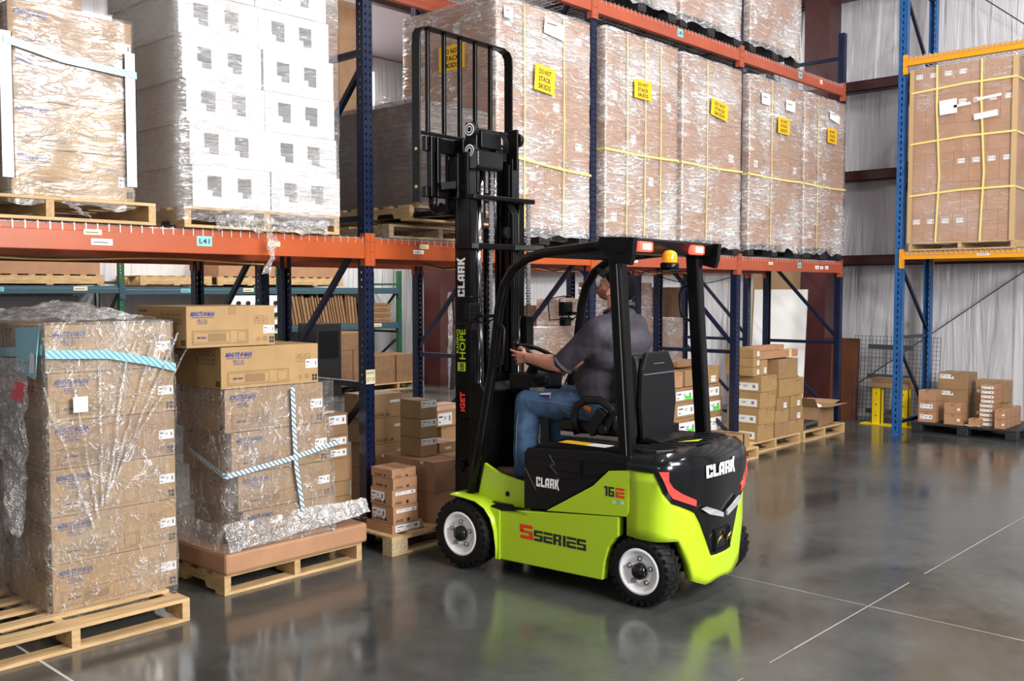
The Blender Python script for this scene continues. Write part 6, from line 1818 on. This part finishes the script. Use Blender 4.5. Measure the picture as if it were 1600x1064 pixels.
# jeans
j = MB()
ell(j, (.48, .50, 1.055), (.205, .17, .12)); ell(j, (.48, .54, 1.06), (.19, .16, .11))
for s_ in (-1, 1):
    hp = Vector((.49 + s_ * .10, .53, 1.05)); kn = Vector((.49 + s_ * .17, 1.075, 1.06)); an = Vector((.49 + s_ * .195, 1.075, .68))
    cap2(j, hp, .115, kn.lerp(hp, .1), .090); cap2(j, kn.lerp(hp, .1), .090, kn, .085); cap2(j, kn, .086, kn.lerp(an, .4), .086); cap2(j, kn.lerp(an, .4), .086, an, .082)
    cap2(j, an, .080, an - Vector((0, -.004, .045)), .078)
JE = skin(j, 'jeans', 'denim', .010, 6, BODY, ((.12, .012), (.04, .006)))
m = MB(); m.tube([(.248, .66, 1.075), (.238, .78, 1.085), (.236, .90, 1.085), (.243, 1.0, 1.085)], .0016, 5); m.tube([(.236, 1.09, 1.0), (.220, 1.09, .9), (.213, 1.09, .78), (.213, 1.085, .66)], .0016, 5)
m.tube([(.262, .60, 1.0), (.252, .68, 1.02), (.246, .74, 1.035)], .0016, 5); m.build('seam_stitching', M['denim_seam'], BODY)
m = MB(); m.tube([(.31, .735, 1.125), (.285, .69, 1.09), (.275, .62, 1.065), (.275, .55, 1.05)], .01, 6, flat=(.005, .02)); m.build('orange_strap', M['orange_cloth'], BODY)
# boots
for s_ in (-1, 1):
    an = Vector((.49 + s_ * .195, 1.10, .655)); g = MB()
    cap2(g, an, .055, an - Vector((0, .0, .05)), .052); cap2(g, an + Vector((0, .0, -.062)), .042, an + Vector((s_ * .01, .14, -.072)), .038); ell(g, an + Vector((s_ * .01, .165, -.070)), (.047, .055, .034)); ell(g, an + Vector((0, -.03, -.065)), (.04, .04, .04))
    bo = skin(g, 'boot', 'boot', .006, 4, BODY)
    g = MB(); z = an.z - .108
    g.prism([(an.x - .042, an.y - .07), (an.x - .048, an.y + .05), (an.x - .052 + s_ * .01, an.y + .16), (an.x - .03 + s_ * .01, an.y + .215), (an.x + .03 + s_ * .01, an.y + .215), (an.x + .052 + s_ * .01, an.y + .16), (an.x + .044, an.y + .05), (an.x + .040, an.y - .07)], z, z + .024, 'z')
    g.build('sole', M['sole'], bo, bevel=.005)
# beard, hair
g = MB()
H(g, (0, .036, -.080), (.055, .052, .028)); H(g, (.050, .012, -.052), (.018, .040, .030)); H(g, (-.050, .012, -.052), (.018, .040, .030)); H(g, (.060, -.004, -.022), (.010, .014, .028)); H(g, (-.060, -.004, -.022), (.010, .014, .028)); H(g, (0, .084, -.094), (.028, .018, .020)); H(g, (0, .090, -.046), (.026, .008, .006)); H(g, (.028, .074, -.066), (.010, .014, .022)); H(g, (-.028, .074, -.066), (.010, .014, .022))
skin(g, 'beard', 'hair', .004, 3, BODY)
g = MB(); H(g, (0, -.030, .018), (.083, .090, .072)); H(g, (0, -.065, -.02), (.066, .050, .06))
skin(g, 'hair', 'hair', .005, 3, BODY)
# eyes
for s_ in (-1, 1):
    g = MB(); c_ = HT @ Vector((s_ * .031, .0775, .008)); g.sphere(c_, .0095, 12, 8); g.build('eye', M['paper'], BODY)
    g = MB(); c_ = HT @ Vector((s_ * .031, .0850, .010)); g.sphere(c_, .0036, 10, 6); g.build('iris', M['black_ink'], BODY)
    g = MB(); H(g, (s_ * .033, .087, .024), (.018, .006, .004)); g.build('eyebrow', M['hair'], BODY)
# cap: crown, visor, button
g = MB(); vs = []
nn, mm_ = 28, 9
for j_ in range(mm_ + 1):
    ph = math.pi / 2 * j_ / mm_
    for i in range(nn):
        t = 2 * math.pi * i / nn
        vs.append(HT @ Vector((.090 * math.sin(ph) ** .8 * math.cos(t), -.014 + .111 * math.sin(ph) ** .8 * math.sin(t), .038 + .094 * math.cos(ph) - (.030 * (j_ == mm_) if math.sin(t) < -.3 else .006 * (j_ == mm_)))))
g.add(vs, [(j_ * nn + i, (j_ + 1) * nn + i, (j_ + 1) * nn + (i + 1) % nn, j_ * nn + (i + 1) % nn) for j_ in range(mm_) for i in range(nn)], 0, True)
cp = g.build('cap', [M['cap']], BODY); md = cp.modifiers.new('t', 'SOLIDIFY'); md.thickness = .004
g = MB(); vs = []
for i in range(13):
    t = math.pi * (i / 12); c_, s__ = math.cos(t), math.sin(t)
    vs.append(HT @ Vector((.082 * c_, .060 + .030 * s__, .036 + .004 * s__))); vs.append(HT @ Vector((.088 * c_, .065 + .110 * s__, .030 - .012 * s__ + .0 * c_ * c_)))
g.add(vs, [(2 * i, 2 * i + 1, 2 * i + 3, 2 * i + 2) for i in range(12)], 0, True)
v = g.build('visor', [M['cap']], cp); md = v.modifiers.new('t', 'SOLIDIFY'); md.thickness = .004
g = MB(); g.sphere(HT @ Vector((0, -.014, .133)), .008, 10, 6); g.build('cap_button', M['cap'], cp)
# ring on the left ring finger
rp = WL + Vector((.06, 1, -.02)).normalized() * .108 + Vector((-.10, .10, 1)).normalized() * (-.5 * .0195 - .003) + Vector((.006, 0, 0))
g = MB(); g.tube([rp + Vector((.0115 * math.cos(t), 0, .0115 * math.sin(t))) for t in [i * math.pi / 8 for i in range(16)]], .0018, 6, closed=True); g.build('ring', M['gold'], BODY)
